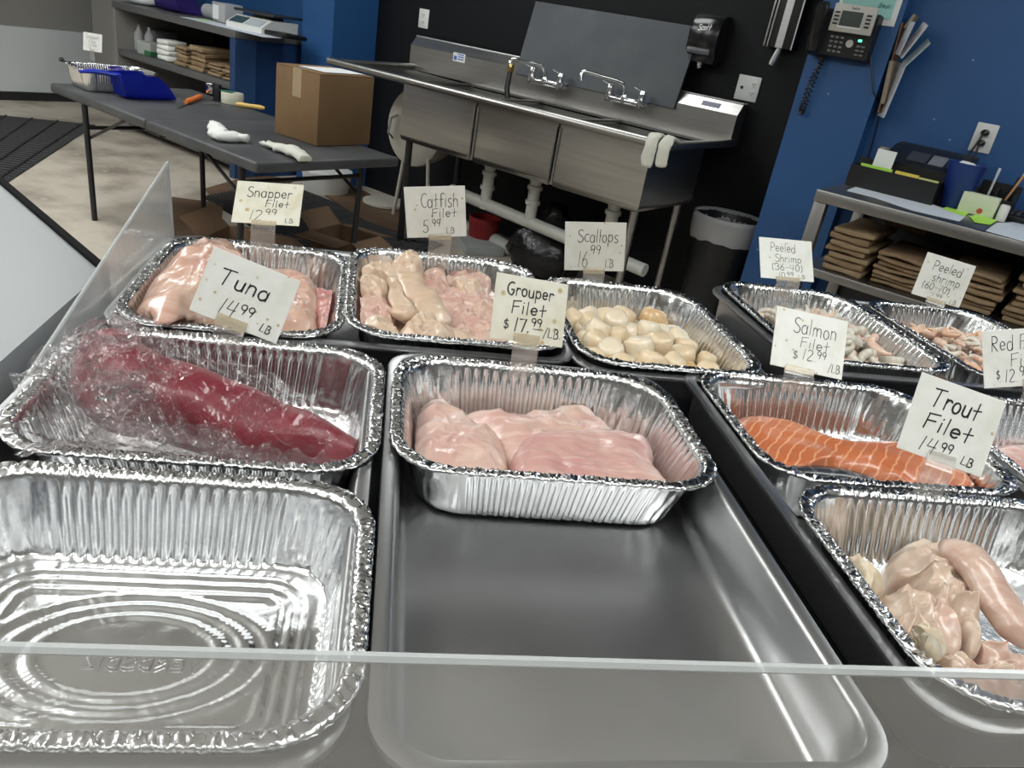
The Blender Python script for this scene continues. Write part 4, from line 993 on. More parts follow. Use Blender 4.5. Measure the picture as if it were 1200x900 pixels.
limp('glove', 'cream glove hanging limp over the near corner of the folding table', [g(312, 174, .016), g(326, 178, .02), g(340, 183, .024), g(350, 187, .022), g(358, 190, .014)], [(.022, .012), (.034, .018), (.036, .020), (.034, .020), (.030, .016)], GLOVE, 'glove', [[g(316, 176, .018), g(306, 171, .012)], [g(320, 175, .016), g(314, 170, .012)]], 5)

# floor things
def flo(px, py, vm=3.72):
    q = onz(px, py, 0)
    if q.y > vm: q = onv(px, py, vm); q.z = 0
    return q
def flat(name, label, cat, pts, z0, h, m, group=None):
    P = [onz(x, y, 0) for x, y in pts]; return rsolo(name, MB().prism([(p_.x, p_.y) for p_ in P], z0, z0 + h), m, label, cat, group, smooth=False)
def rubber_mat(label, P, nu, nv):
    P = [onz(x, y, 0) for x, y in P]; a, b, c_, d = P; mb = MB()
    mb.prism([(p_.x, p_.y) for p_ in P], .001, .006)
    for i in range(nu):
        s = (i + .5) / nu; p0 = a.lerp(b, s); p1 = d.lerp(c_, s); mb.tube([p0 + Vector((0, 0, .007)), p1 + Vector((0, 0, .007))], .009, 5)
    for j in range(nv):
        s = (j + .5) / nv; p0 = a.lerp(d, s); p1 = b.lerp(c_, s); mb.tube([p0 + Vector((0, 0, .005)), p1 + Vector((0, 0, .005))], .007, 5)
    return rsolo('rubber_mat', mb, RUBBER, label, 'floor mat')
rubber_mat('black ribbed rubber floor mat at the left edge of the picture', [(-140, 122), (112, 147), (10, 214), (-190, 180)], 8, 34)
rubber_mat('black rubber mat on the floor under the folding table', [(238, 232), (330, 214), (520, 288), (400, 330)], 26, 14)
def flat_card(label, pts, z): return flat('flattened_carton', label, 'cardboard', pts, z, .006, CARDD)
flat_card('brown flattened carton on the floor behind the table legs', [(240, 222), (300, 205), (345, 212), (300, 240), (250, 234)], .0015)
flat_card('long orange brown cardboard sheet on the floor between the table and the sink', [(378, 214), (420, 222), (490, 262), (478, 278), (430, 262), (376, 228)], .009)
flat_card('dark flattened carton on the floor left of the Snapper card', [(200, 232), (262, 240), (255, 300), (200, 285)], .003)
def open_carton(label, pc_, ang, sz_):
    q = onz(*pc_, .15); r = RT('cardboard_box', label, 'cardboard box', q.x, q.y, .02)
    def X(mb): return mb.xf(Matrix.Translation((q.x, q.y, .02)) @ Matrix.Rotation(ang, 4, 'Z'))
    l, w_, h_ = sz_
    sh = MB().box(-l / 2, l / 2, -w_ / 2, -w_ / 2 + .005, 0, h_).box(-l / 2, l / 2, w_ / 2 - .005, w_ / 2, 0, h_).box(-l / 2, -l / 2 + .005, -w_ / 2, w_ / 2, 0, h_).box(l / 2 - .005, l / 2, -w_ / 2, w_ / 2, 0, h_).box(-l / 2, l / 2, -w_ / 2, w_ / 2, 0, .005)
    r.part('body', X(sh), CARDD, smooth=False)
    for sx, sy, a_ in ((0, -1, 1.9), (0, 1, 2.1), (1, 0, 2.3), (-1, 0, 1.2)):
        ln = w_ * .5; fl = MB().box(-(l if sx == 0 else w_) / 2, (l if sx == 0 else w_) / 2, 0, .004, 0, ln)
        m_ = Matrix.Translation((sx * l / 2, sy * w_ / 2, h_)) @ Matrix.Rotation({(0, -1): 0, (0, 1): PI, (1, 0): PI / 2, (-1, 0): -PI / 2}[(sx, sy)], 4, 'Z') @ Matrix.Rotation(a_ - .3, 4, 'X')
        r.part('flap', X(fl.xf(m_)), CARDD, smooth=False)
open_carton('dark open carton on the floor behind the snapper tray', (292, 288), .5, (.34, .26, .16))
open_carton('open carton with raised flaps on the floor behind the catfish tray', (405, 276), .2, (.26, .24, .14))
# white pails under the table and beside the sink
def pail(label, px, py, r_, h_, m, lid=True, tilt=0, z=.0, name='pail'):
    q = flo(px, py); t_ = RT(name, label, name, q.x, q.y, z + .002)
    X = Matrix.Translation((q.x, q.y, z + .002))
    t_.part('body', MB().lathe([(r_ * .86, 0), (r_ * .90, .005), (r_ * .98, h_ * .8), (r_, h_ * .82), (r_, h_ * .9), (r_ * .97, h_), (r_ * .93, h_), (r_ * .90, h_ * .2), (.01, h_ * .1)], 28).xf(X), m)
    if lid: t_.part('lid', MB().lathe([(r_ * 1.03, h_ - .012), (r_ * 1.03, h_ + .004), (r_ * .96, h_ + .008), (r_ * .3, h_ + .005), (.004, h_ + .005)], 28).xf(X), m)
    return t_
pail('low white plastic tub with rounded base under the folding table', 382, 225, .17, .15, WHITEPL, name='tub')
pail('white pail lid stack on the floor right of the table leg', 452, 235, .15, .035, BEIGEPL, name='tub')
pail('red pail standing in the dark under the sink', 568, 262, .10, .17, REDPL, False, name='pail')
# barrel with handle left of the sink bowls
u_, v_, z_ = -3.56, 3.42, .58
bq = onv(478, 150, 3.5)
dr = RT('drum', 'beige drum with strap handle lying on its side left of the sink bowls', 'drum', bq.x, bq.y, .26)
mm = Matrix.Translation((bq.x, bq.y + .05, bq.z)) @ Matrix.Rotation(math.radians(18), 4, 'Z') @ Matrix.Rotation(PI / 2, 4, 'X') @ Matrix.Diagonal((1, 1.25, 1, 1))
dr.part('body', MB().lathe([(.004, .0), (.10, .004), (.165, .0), (.185, -.012), (.19, -.03), (.185, -.25), (.17, -.27), (.01, -.27)], 32).xf(mm), BEIGEPL)
dr.part('handle', MB().tube([(bq.x - .085, bq.y - .01, bq.z + .06), (bq.x - .10, bq.y - .05, bq.z + .04), (bq.x - .115, bq.y - .05, bq.z - .05), (bq.x - .115, bq.y - .01, bq.z - .08)], [(.014, .006)] * 4, 8), GREIGE)
for k in (-1, 1):
    dr.part('stand_leg', MB().tube([(bq.x + k * .10, bq.y + .1, bq.z - .15), (bq.x + k * .16, bq.y + .1, .262 - .26)], .012, 8), BEIGEPL)

# ------------------------------------------------------------------ three bowl sink
SR = .91; SV = 3.16; SB = 3.85
sk = RT('compartment_sink', 'long stainless three bowl sink with left drainboard against the black wall', 'sink', -2.7, 3.5, 0)
bw = [(-3.235, -2.700), (-2.690, -2.175), (-2.165, -1.660)]
for a, b in bw:
    m_ = MB(); o0 = [(a, SV + .03), (b, SV + .03), (b, SV + .58), (a, SV + .58)]
    def ring(i, z): return [Vector((a + i, SV + .03 + i, z)), Vector((b - i, SV + .03 + i, z)), Vector((b - i, SV + .58 - i, z)), Vector((a + i, SV + .58 - i, z))]
    m_.grid([ring(.03, .585), ring(.008, .592), ring(0, .62), ring(0, SR - .02), ring(.004, SR - .02), ring(.006, .62), ring(.03, .60)], True, True, True)
    sk.part('bowl', m_, SINKSTEEL, ang=60)
for a in (-2.695, -2.17):
    for d in (-.012, .012): sk.part('bowl_seam', MB().tube([(a + d, SV + .026, .60), (a + d, SV + .026, SR - .04)], .006, 8), SINKSTEEL)
def frame_deck(u0, u1, z, holes):
    m_ = MB(); m_.box(u0, u1, SV, SV + .045, z - .012, z).box(u0, u1, SV + .575, SB + .01, z - .012, z)
    e = [u0] + [x for h in holes for x in h] + [u1]
    for i in range(0, len(e), 2): m_.box(e[i], e[i + 1], SV + .045, SV + .575, z - .012, z)
    return m_
sk.part('deck', frame_deck(-3.235, -1.56, SR, [(a + .01, b - .01) for a, b in bw]), SINKSTEEL, smooth=False)
dbm = MB(); rows = [[(-3.83, SV + .02, SR + .002), (-3.83, SB, SR + .002)], [(-3.80, SV + .04, SR - .012), (-3.80, SB - .02, SR - .012)], [(-3.27, SV + .04, SR - .022), (-3.27, SB - .02, SR - .022)], [(-3.235, SV + .02, SR), (-3.235, SB, SR)]]
dbm.grid(rows); bmesh.ops.solidify(dbm.bm, geom=list(dbm.bm.faces), thickness=.003)
sk.part('drainboard', dbm, SINKSTEEL)
sk.part('front_roll', MB().tube([(-3.835, SV, SR), (-1.56, SV, SR)], .021, 14), SINKSTEEL)
sk.part('end_roll', MB().tube([(-3.83, SV, SR), (-3.83, SB, SR + .012)], .014, 10), SINKSTEEL)
sk.part('end_roll', MB().tube([(-1.56, SV, SR), (-1.575, SB + .03, SR + .012)], .014, 10), SINKSTEEL)
bs = MB(); pr = [(SB, SR - .01), (SB, 1.045), (SB + .045, 1.098), (SB + .10, 1.103), (SB + .10, SR - .01)]
bs.grid([[(-3.875, v__, z__) for v__, z__ in pr], [(-1.585, v__, z__) for v__, z__ in pr]], True, True, True)
sk.part('backsplash', bs, SINKSTEEL, smooth=False)
sk.part('splash_bead', MB().tube([(-3.875, SB + .046, 1.10), (-1.585, SB + .046, 1.10)], .005, 8), STEEL)
lb = sk.part('label_sticker', B(-3.50, -3.40, SB - .0015, SB - .0004, 1.005, 1.055), PAPER, 'small white and blue label', smooth=False)
lm = MB()
lm.box(-3.492, -3.468, SB - .0024, SB - .0016, 1.012, 1.036)
for i in range(3): lm.box(-3.462 + .004 * (i % 2), -3.410, SB - .0024, SB - .0016, 1.044 - i * .013, 1.050 - i * .013)
sk.part('label_print', lm, mat('blue_print', (.10, .16, .45), .6), parent=lb, smooth=False)
lm = MB().box(-1.80, -1.70, SB + .018, SB + .019, 1.064, 1.084).xf(Matrix.Translation((0, 0, 0)))
lm = MB(); a_ = math.atan2(.053, .045)
lm.box(-.05, .05, 0, .026, .0005, .0015).xf(Matrix.Translation((-1.745, SB + .012, 1.0602)) @ Matrix.Rotation(a_, 4, 'X'))
sk.part('name_plate', lm, mat('plate_blue', (.12, .14, .20), .4), 'small dark maker plate', smooth=False)
for u_ in (-3.20, -2.69, -2.17, -1.70):
    for v__ in ((SV + .08, SV + .52) if u_ in (-3.20, -1.70) else ()): sk.part('leg', MB().tube([(u_, v__, .59), (u_, v__, 0)], .02, 10), BLACKMET if u_ < -3 else SINKSTEEL)
# faucets
def faucet(label, u0, tip, dz=0):
    f = RT('sink_faucet', label, 'faucet', u0, SB - .05, 1.0)
    v0 = SB - .06; z0 = 1.005
    f.part('body', MB().tube([(u0 - .10, SB, z0), (u0 - .10, v0, z0), (u0 - .085, v0 - .02, z0), (u0 + .085, v0 - .02, z0), (u0 + .10, v0, z0), (u0 + .10, SB, z0)], .018, 10), CHROME)
    for k in (-1, 1):
        vb = f.part('valve', MB().lathe([(.022, -.02), (.025, .0), (.021, .02), (.018, .045), (.022, .05), (.019, .064), (.004, .07)], 14, (u0 + k * .10, v0 - .01, z0)), CHROME)
        f.part('lever', MB().tube([(u0 + k * .10, v0 - .01, z0 + .06), (u0 + k * .10 - .03, v0 - .05, z0 + .075)], [(.012, .006), (.008, .004)], 8), CHROME, parent=vb) if False else f.part('lever', MB().tube([(u0 + k * .10, v0 - .01, z0 + .06), (u0 + k * .10 - .035, v0 - .05, z0 + .078)], [(.012, .006), (.008, .004)], 8), CHROME)
    P = spline([(u0, v0 - .02, z0), (u0, v0 - .03, z0 + .05), (u0 - .01, v0 - .06, z0 + .085), tuple(Vector((u0, v0 - .04, z0 + .09)).lerp(Vector(tip), .55)), (tip[0], tip[1], tip[2]), (tip[0], tip[1] - .01, tip[2] - .045)], 6)
    f.part('spout', MB().tube(P, .011, 10), CHROME)
    f.part('hub', MB().lathe([(.018, -.012), (.020, .01), (.014, .03)], 14, (u0, v0 - .02, z0)), CHROME)
    return f
faucet('left chrome wall faucet over the middle sink bowl', -2.72, onv(600, 70, 3.60))
faucet('right chrome wall faucet with long curved spout', -2.19, onv(684, 84, 3.60))
h0, h1 = onv(599, 82, 3.59), onv(599, 122, 3.55)
hs = RT('rinse_hose', 'black rinse hose with brass fitting hanging from the left faucet spout', 'hose', h1.x, h1.y, .62)
hs.part('hose', MB().tube([(h0.x, 3.585, h0.z), (h0.x + .005, 3.57, .95), (h1.x, 3.55, .80), (h1.x + .01, 3.54, .63)], .015, 12), BLACKPL)
hs.part('fitting', MB().lathe([(.014, 0), (.019, .004), (.019, .03), (.015, .034), (.014, .045)], 14, (h0.x, 3.585, h0.z - .012)), BRASS)
# leaning board
bd = MB().box(-2.985, -1.925, -.006, .006, 0, .405, .002).xf(Matrix.Translation((0, SB - .012, 1.012)) @ Matrix.Rotation(-math.radians(13), 4, 'X'))
rsolo('cutting_board', bd, SLATE, 'large dark grey board leaning behind the sink faucets', 'board', smooth=False)
# glove over the sink corner
gq = Vector((-1.60, SV, SR))
gm = MB(); 
for k, (du, ln) in enumerate(((-.035, .10), (.03, .085))):
    gm.tube(spline([(gq.x + du * .6, SV + .08, SR + .018), (gq.x + du, SV, SR + .036), (gq.x + du, SV - .034, SR), (gq.x + du * 1.1, SV - .036, SR - ln)], 5), [(.026, .010)] * 6 + [(.030, .010)] * 9 + [(.024, .008)], 12)
rsolo('glove', gm.jitter(.006, 40, 3), GLOVE, 'cream rubber glove hanging over the right front corner of the sink', 'glove', ang=180)
# drain pipes
dp = RT('drain_pipes', 'white plastic drain pipes under the sink bowls', 'pipe', -2.4, 3.45, .25)
for px in (572, 628, 726):
    u_ = onv(px, 215, 3.45).x
    dp.part('trap', MB().tube([(u_, 3.45, .588), (u_, 3.45, .30)], [.032, .032], 14), PVC)
    for zz in (.55, .50, .42): dp.part('slip_nut', MB().lathe([(.034, -.012), (.042, -.010), (.042, .010), (.034, .012)], 12, (u_, 3.45, zz)), PVC)
ul, ur = onv(530, 215, 3.45).x, onv(760, 300, 3.45).x
dp.part('waste_pipe', MB().tube([(ul, 3.45, .34), (ur, 3.45, .27)], .034, 14), PVC)
def loose_pipe(label, a, b, r_):
    A, B_ = flo(*a, 3.80) + Vector((0, 0, .05)), flo(*b, 3.66) + Vector((0, 0, .05)); rsolo('plastic_pipe', MB().tube([A, A.lerp(B_, .48), A.lerp(B_, .5), A.lerp(B_, .56), B_], [r_, r_, r_ * 1.25, r_ * 1.25, r_], 12), PVC, label, 'pipe')
loose_pipe('white plastic pipe lying on the floor behind the Catfish card', (545, 250), (612, 292), .036)
wb = MB()
P = [flo(x, y - 4, 3.9) for x, y in ((535, 288), (575, 278), (606, 296), (590, 305), (545, 303))]
wb.prism([(p_.x, p_.y) for p_ in P], .002, .05); rsolo('plastic_tray', wb, mat('pale_tray', (.42, .45, .45), .5), 'pale shallow tray on the floor behind the catfish tray', 'tray', smooth=False)
q = flo(640, 300, 3.62); tb = MB().lathe([(.05, .0), (.19, .02), (.22, .12), (.19, .24), (.10, .33), (.04, .36), (.05, .40), (.02, .41)], 30, (q.x, q.y, .002)).jitter(.045, 9, 4).jitter(.012, 34, 6)
for v in tb.bm.verts: v.co.z = max(v.co.z, .002)
rsolo('rubbish_bag', tb, BLACKBAG, 'black rubbish bag on the floor under the sink, left of the Scallops card', 'bag', ang=180)

# ------------------------------------------------------------------ black wall fittings
def outlet(label, u0, u1, z0, z1, v, kinds, plug=False):
    o = RT('power_outlet', label, 'outlet', (u0 + u1) / 2, v, z0)
    pl = o.part('plate', B(u0, u1, v - .007, v - .001, z0, z1, .003), WALLTILE); n = len(kinds)
    for i, k in enumerate(kinds):
        uc = u0 + (u1 - u0) * (i + .5) / n; zc = (z0 + z1) / 2
        if k == 'd':
            for d in (-.021, .021):
                fc = o.part('socket', B(uc - .016, uc + .016, v - .0085, v - .0065, zc + d - .014, zc + d + .014, .003), WALLTILE)
                m_ = MB()
                for e in (-.006, .006): m_.box(uc + e - .0014, uc + e + .0014, v - .0095, v - .0083, zc + d - .003, zc + d + .007)
                m_.box(uc - .002, uc + .002, v - .0095, v - .0083, zc + d - .010, zc + d - .006); o.part('slots', m_, BLACKPL, parent=fc, smooth=False)
        if k == 'p': o.part('jack', B(uc - .007, uc + .007, v - .0095, v - .0065, zc - .007, zc + .007), BLACKPL, smooth=False)
    return o
outlet('narrow white outlet on the black wall left of the sink board', -3.972, -3.885, 1.148, 1.262, 4.0, 'd')
outlet('square white outlet plate on the black wall right of the sink', -1.690, -1.570, 1.112, 1.230, 4.0, 'pd')
sd = RT('soap_dispenser', 'black soap dispenser on the black wall right of the leaning board', 'soap dispenser', -1.885, 3.95, 1.22)
prof = [(3.998, 1.475), (3.945, 1.475), (3.905, 1.45), (3.885, 1.40), (3.885, 1.31), (3.90, 1.285), (3.90, 1.25), (3.998, 1.25)]
sd.part('body', MB().grid([[(-1.965, a, b) for a, b in prof], [(-1.955, a - .006 if a < 3.99 else a, b) for a, b in prof], [(-1.815, a - .006 if a < 3.99 else a, b) for a, b in prof], [(-1.805, a, b) for a, b in prof]], True, True, True), mat('gloss_black', (.012, .012, .013), .2))
sd.part('push_bar', B(-1.955, -1.825, 3.868, 3.90, 1.285, 1.315, .008), mat('grey_bar', (.11, .11, .12), .3))
sd.part('nozzle', MB().lathe([(.012, 0), (.016, .006), (.016, .03)], 12, (-1.885, 3.92, 1.222)), CHROME)
tm = stroke_text(MB(), 'Scott', -.034, .034, -.01, .026, .006, .2, .1, 1); tm.xf(Matrix.Translation((-1.885, 3.8775, 1.405)) @ Matrix.Rotation(PI / 2, 4, 'X'))
sd.part('logo', tm, PAPER, 'white script mark', smooth=False)
kr = RT('knife_rack', 'black wall rack with bright steel edges above the right end of the sink wall', 'knife rack', -1.55, 3.95, 1.36)
k0 = onv(906, 50, 3.93); k1 = onv(921, 52, 3.93); kt = 1.85
kr.part('body', B(-1.565, -1.44, 3.93, 3.999, 1.372, kt, .004), BLACKPL)
for u_ in (-1.585, -1.568): kr.part('rail', B(u_, u_ + .009, 3.925, 3.999, 1.372, kt, .002), STEEL)
kr.part('side_strip', B(-1.447, -1.441, 3.925, 3.93, 1.372, kt), STEEL, smooth=False)
kn = RT('knife', 'white handled knife hanging from the black wall rack', 'knife', -1.51, 3.95, 1.30)
kn.part('handle', MB().tube([(-1.507, 3.945, 1.375), (-1.512, 3.945, 1.35), (-1.522, 3.945, 1.31), (-1.526, 3.945, 1.296)], [(.014, .011), (.016, .012), (.018, .013), (.014, .010)], 12), WHITEPL)
kn.part('blade', B(-1.525, -1.490, 3.9265, 3.9285, 1.374, 1.60), STEEL, smooth=False)
# bin with liner
tc_ = Vector((-1.46, 3.80, 0)); tb = RT('waste_bin', 'black waste bin with white liner folded over its rim', 'waste bin', tc_.x, tc_.y, 0)
tb.part('body', MB().lathe([(.13, .0), (.135, .005), (.172, .565), (.178, .57), (.172, .575), (.166, .56), (.128, .02), (.01, .015)], 32, tc_), BLACKPL)
rows = [[tc_ + Vector((r_ * math.cos(2 * PI * k / 48) * (1 + .02 * nz(k * .5, z_ * 20)), r_ * math.sin(2 * PI * k / 48) * (1 + .02 * nz(k * .5, z_ * 20)), z_ + (.022 * nz(k * .35, 3) if z_ < .5 and r_ > .17 else 0))) for k in range(48)] for r_, z_ in ((.175, .46), (.180, .50), (.182, .56), (.179, .582), (.170, .582), (.163, .52), (.150, .36))]
tb.part('liner', MB().grid(rows, True), LINER, ang=180)

# ------------------------------------------------------------------ left counter
LV, LR, LZ = 3.145, -4.757, .945
ct = RT('counter', 'grey topped counter with open shelf and dark blue end at the far left', 'counter', -5.5, 3.4, 0)
ct.part('worktop', B(-6.32, LR + .01, LV, 3.99, LZ - .045, LZ, .003), SHELFM)
ct.part('shelf', B(-6.28, LR - .05, LV + .01, 3.98, .575, .62, .003), SHELFM)
ct.part('shelf', B(-6.28, LR - .05, LV + .06, 3.98, .06, .10, .003), SHELFM)
ct.part('end_panel', B(LR - .05, LR, LV, 3.99, 0, LZ - .046), BLUED)
ct.part('end_panel', B(-6.32, -6.28, LV, 3.99, 0, LZ - .046), GREIGE)
ct.part('back_panel', B(-6.28, LR - .05, 3.96, 3.985, .1, LZ - .046), BLACKMET)
ct.part('panel_trim', B(LR, LR + .006, LV, LV + .16, 0, LZ - .048), mat('mid_blue', (.03, .075, .19), .4))
def con(px, v, z=LZ): q = onv(px, 20, v); q.z = z; return q
q = con(300, 3.40)
sc = RT('shop_scale', 'white shop scale with dark display and black weighing plate on the left counter', 'scale', q.x, q.y, LZ)
ms = Matrix.Translation((q.x, q.y + .06, LZ + .001)) @ Matrix.Rotation(.12, 4, 'Z')
b_ = MB(); pr = [(-.17, 0), (-.17, .035), (-.08, .085), (.15, .085), (.15, 0)]
b_.grid([[(-.17, a, b) for a, b in pr], [(.17, a, b) for a, b in pr]], True, True, True); sc.part('body', b_.xf(ms), WHITEPL)
tl = math.atan2(.05, .09)
sc.part('display', MB().box(-.15, -.02, .008, .082, 0, .003).xf(ms @ Matrix.Translation((0, -.17, .037)) @ Matrix.Rotation(tl, 4, 'X')), LCD, smooth=False)
sc.part('keypad', MB().box(.0, .14, .008, .082, 0, .002).xf(ms @ Matrix.Translation((0, -.17, .037)) @ Matrix.Rotation(tl, 4, 'X')), mat('key_grey', (.42, .46, .50), .5), smooth=False)
sc.part('plate_post', MB().box(-.08, .08, -.02, .10, .086, .108).xf(ms), BLACKPL)
sc.part('weighing_plate', MB().box(-.19, .19, -.09, .17, .108, .124, .005).xf(ms), mat('dark_plate', (.03, .03, .035), .3))
bx = con(326, 3.36); 
rsolo('plastic_sheet', MB().box(bx.x - .16, bx.x + .10, bx.y - .02, bx.y + .16, LZ + .001, LZ + .03, .01).jitter(.015, 20, 3), BLACKBAG, 'folded black plastic lying beside the shop scale', 'plastic', ang=180)
q = con(207, 3.42); scoop('scoop', 'dark purple scoop lying on the far left counter', Vector((q.x, q.y, LZ + .002)), math.radians(10), .32, .20, .12, PURPLEPL, .12)
q = con(165, 3.36); lb_ = MB().lathe([(.02, 0), (.16, .01), (.19, .05), (.13, .10), (.02, .11)], 24, (q.x, q.y, LZ + .002)).jitter(.04, 9, 2)
for v in lb_.bm.verts: v.co.z = max(v.co.z, LZ + .002)
rsolo('plastic_bag', lb_, mat('white_film', (.74, .76, .78), .25, bump=(40, .5, .005)), 'heap of white plastic bags at the far end of the left counter', 'plastic bag', ang=180)
def sheetq(label, pts, z, m, name='paper_sheet', cat='paper'):
    P = [onz(x, y, z) for x, y in pts]; return rsolo(name, MB().prism([(p_.x, p_.y) for p_ in P], z + .0012, z + .0025), m, label, cat, smooth=False)
def sheetuv(label, pts, z, m, name='paper_sheet', cat='paper'): return rsolo(name, MB().prism(pts, z + .0012, z + .0025), m, label, cat, smooth=False)
pa, pb_ = con(232, 3.30), con(292, 3.22)
sheetuv('white papers lying on the left counter in front of the scale', [(pa.x, LV + .02), (pb_.x + .22, LV + .03), (pb_.x + .15, LV + .25), (pa.x - .05, LV + .23)], LZ, OFFPAPER)
sheetuv('green note lying on the papers of the left counter', [(pa.x + .06, LV + .10), (pa.x + .16, LV + .10), (pa.x + .15, LV + .17), (pa.x + .05, LV + .17)], LZ + .002, GREENP)
q = con(250, 3.36); jb = RT('plastic_box', 'clear plastic box with white label on the left counter', 'box', q.x, q.y + .1, LZ)
jb.part('body', B(q.x - .10, q.x + .06, q.y + .05, q.y + .20, LZ + .002, LZ + .13, .01), LINER)
jb.part('label', B(q.x - .08, q.x - .01, q.y + .046, q.y + .049, LZ + .02, LZ + .11), PAPER, smooth=False)
q2 = con(236, 3.40); rsolo('film_roll', MB().tube([(q2.x - .12, q2.y + .12, LZ + .05), (q2.x + .10, q2.y + .12, LZ + .05)], .048, 16), LINER, 'pale roll of plastic film beside the clear box on the left counter', 'roll')
# paper bag bundles
def bundle(label, group, u, v, z, w_, d_, h_, n, seed, worn=False, ang=0):
    rr = random.Random(seed); r = thing('paper_bags', label, 'paper bags', W(u, v, z), RA + ang, group); zz = .002
    for i in range(n):
        hh = h_ / n * rr.uniform(.8, 1.1); ow = rr.uniform(-.015, .010); od = rr.uniform(-.004, .022)
        m_ = MB().box(-w_ / 2 + ow, w_ / 2 + ow, od, d_ + od, zz, zz + hh - .004, .006, 2)
        bmesh.ops.subdivide_edges(m_.bm, edges=[e for e in m_.bm.edges if e.calc_length() > .06], cuts=3, use_grid_fill=True)
        obj('paper_bag', m_.jitter(.007, 14, seed + i * .3).jitter(.0035, 45, seed + i), KRAFTD if (worn or i % 2) else KRAFT, r, ang=60); zz += hh
    return r
SHZ = .622
for i, (px, py, w_, h_, n) in enumerate(((208, 70, .15, .15, 5), (228, 76, .17, .16, 5), (249, 82, .15, .09, 4), (268, 88, .18, .10, 4))):
    q = onv(px, py, LV + .03)
    bundle(['bundle of brown paper bags beside the white cloth on the left counter shelf', 'tall bundle of brown paper bags, second from the white cloth', 'low bundle of brown paper bags, third from the white cloth', 'loose brown paper bags next to the blue end panel of the left counter'][i], 'paper bags under the left counter', q.x, LV + .04, SHZ, w_, .30, h_, n, 40 + i)
q = onv(190, 62, LV + .04); lb_ = MB()
for k in range(4): lb_.box(q.x - .08, q.x + .07, LV + .04, LV + .2, SHZ + .002 + k * .035, SHZ + .036 + k * .035, .012, 2)
rsolo('folded_cloth', lb_.jitter(.012, 22, 7), RAG, 'folded white cloths on the shelf of the left counter', 'cloth', ang=180)
q = onv(170, 56, LV + .04); cb_ = RT('carton', 'small grey and green carton on the left counter shelf', 'carton', q.x, LV + .08, SHZ)
cb_.part('body', B(q.x - .13, q.x + .06, LV + .05, LV + .16, SHZ + .002, SHZ + .09), mat('grey_carton', (.38, .41, .38), .6), smooth=False)
cb_.part('green_band', B(q.x - .03, q.x + .061, LV + .048, LV + .161, SHZ + .002, SHZ + .035), mat('green_band', (.03, .13, .06), .6), smooth=False)
q = onv(185, 38, LV + .3); rsolo('plastic_tub', B(q.x - .20, q.x + .06, LV + .24, LV + .44, SHZ + .002, SHZ + .16, .02), mat('grey_tub', (.22, .23, .24), .5), 'grey plastic tub at the back of the left counter shelf', 'tub')
for k, px in enumerate((148, 160, 172)):
    q = onv(px, 44, LV + .14); rsolo('bottle', MB().lathe([(.03, 0), (.034, .01), (.034, .12), (.012, .16), (.012, .18), (.004, .18)], 14, (q.x, LV + .16, SHZ + .002)), LINER, ['clear bottle at the left end of the counter shelf', 'clear bottle, middle of three on the counter shelf', 'clear bottle beside the grey carton on the counter shelf'][k], 'bottle', 'bottles on the left counter shelf')
q = onv(205, 96, LV + .12); rsolo('plastic_bag', MB().lathe([(.03, 0), (.17, .02), (.19, .07), (.12, .13), (.02, .15)], 24, (q.x, LV + .22, .102 + .001)).jitter(.03, 9, 3).xf(Matrix.Translation((0, 0, .03))), LINER, 'clear plastic bag on the lowest shelf of the left counter', 'plastic bag', ang=180)

# ------------------------------------------------------------------ right desk
DV, DL, DZ = 3.035, -.868, .91
dk = RT('work_table', 'stainless work table with undershelf on the right, against the blue wall', 'table', -.1, 3.4, 0)
dk.part('top', B(DL, 1.0, DV, 3.735, DZ - .045, DZ, .004), mat('dull_steel', (.30, .29, .28), .38, 1))
dk.part('undershelf', B(DL + .03, 1.0, DV + .015, 3.72, .590, .622, .003), mat('dull_steel'))
for u_, v_ in ((DL + .025, DV + .03), (DL + .025, 3.70), (.95, DV + .03), (.95, 3.70)): dk.part('leg', B(u_ - .024, u_ + .024, v_ - .02, v_ + .02, 0, DZ - .046, .003), mat('dull_steel'))
dk.part('back_panel', B(DL + .05, 1.0, 3.722, 3.734, .3, DZ - .046), BLACKMET, smooth=False)
def don(px, py, z=DZ): return onz(px, py, z)
UZ = .623
rows_ = [(984, 300, .155, .17, 7, 'brown paper bag bundle at the left end of the work table shelf'), (1018, 322, .22, .13, 7, 'flat stack of brown paper bags, second on the work table shelf'),
         (1062, 320, .17, .15, 7, 'brown paper bags left of the (60-70) shrimp card'), (1125, 335, .24, .20, 9, 'tall stack of brown paper bags right of the (60-70) shrimp card'), (1190, 345, .22, .20, 9, 'brown paper bag stack at the right picture edge under the table')]
ub = [(-.70, .15), (-.48, .22), (-.26, .18), (-.01, .25), (.26, .23)]
for i, ((px, py, w_, h_, n, lb__), (u_, w2)) in enumerate(zip(rows_, ub)):
    bundle(lb__, 'paper bags under the work table', u_, DV + .05 + .01 * i, UZ, w2, .36, h_, n, 60 + i, i in (1,))
rsolo('paper_bag', B(-.66, -.50, DV + .30, DV + .52, UZ + .175, UZ + .215, .01).jitter(.012, 12, 9), mat('dark_kraft', (.12, .065, .03), .8), 'dark brown paper bag lying on the leftmost bundle', 'paper bag', ang=180)
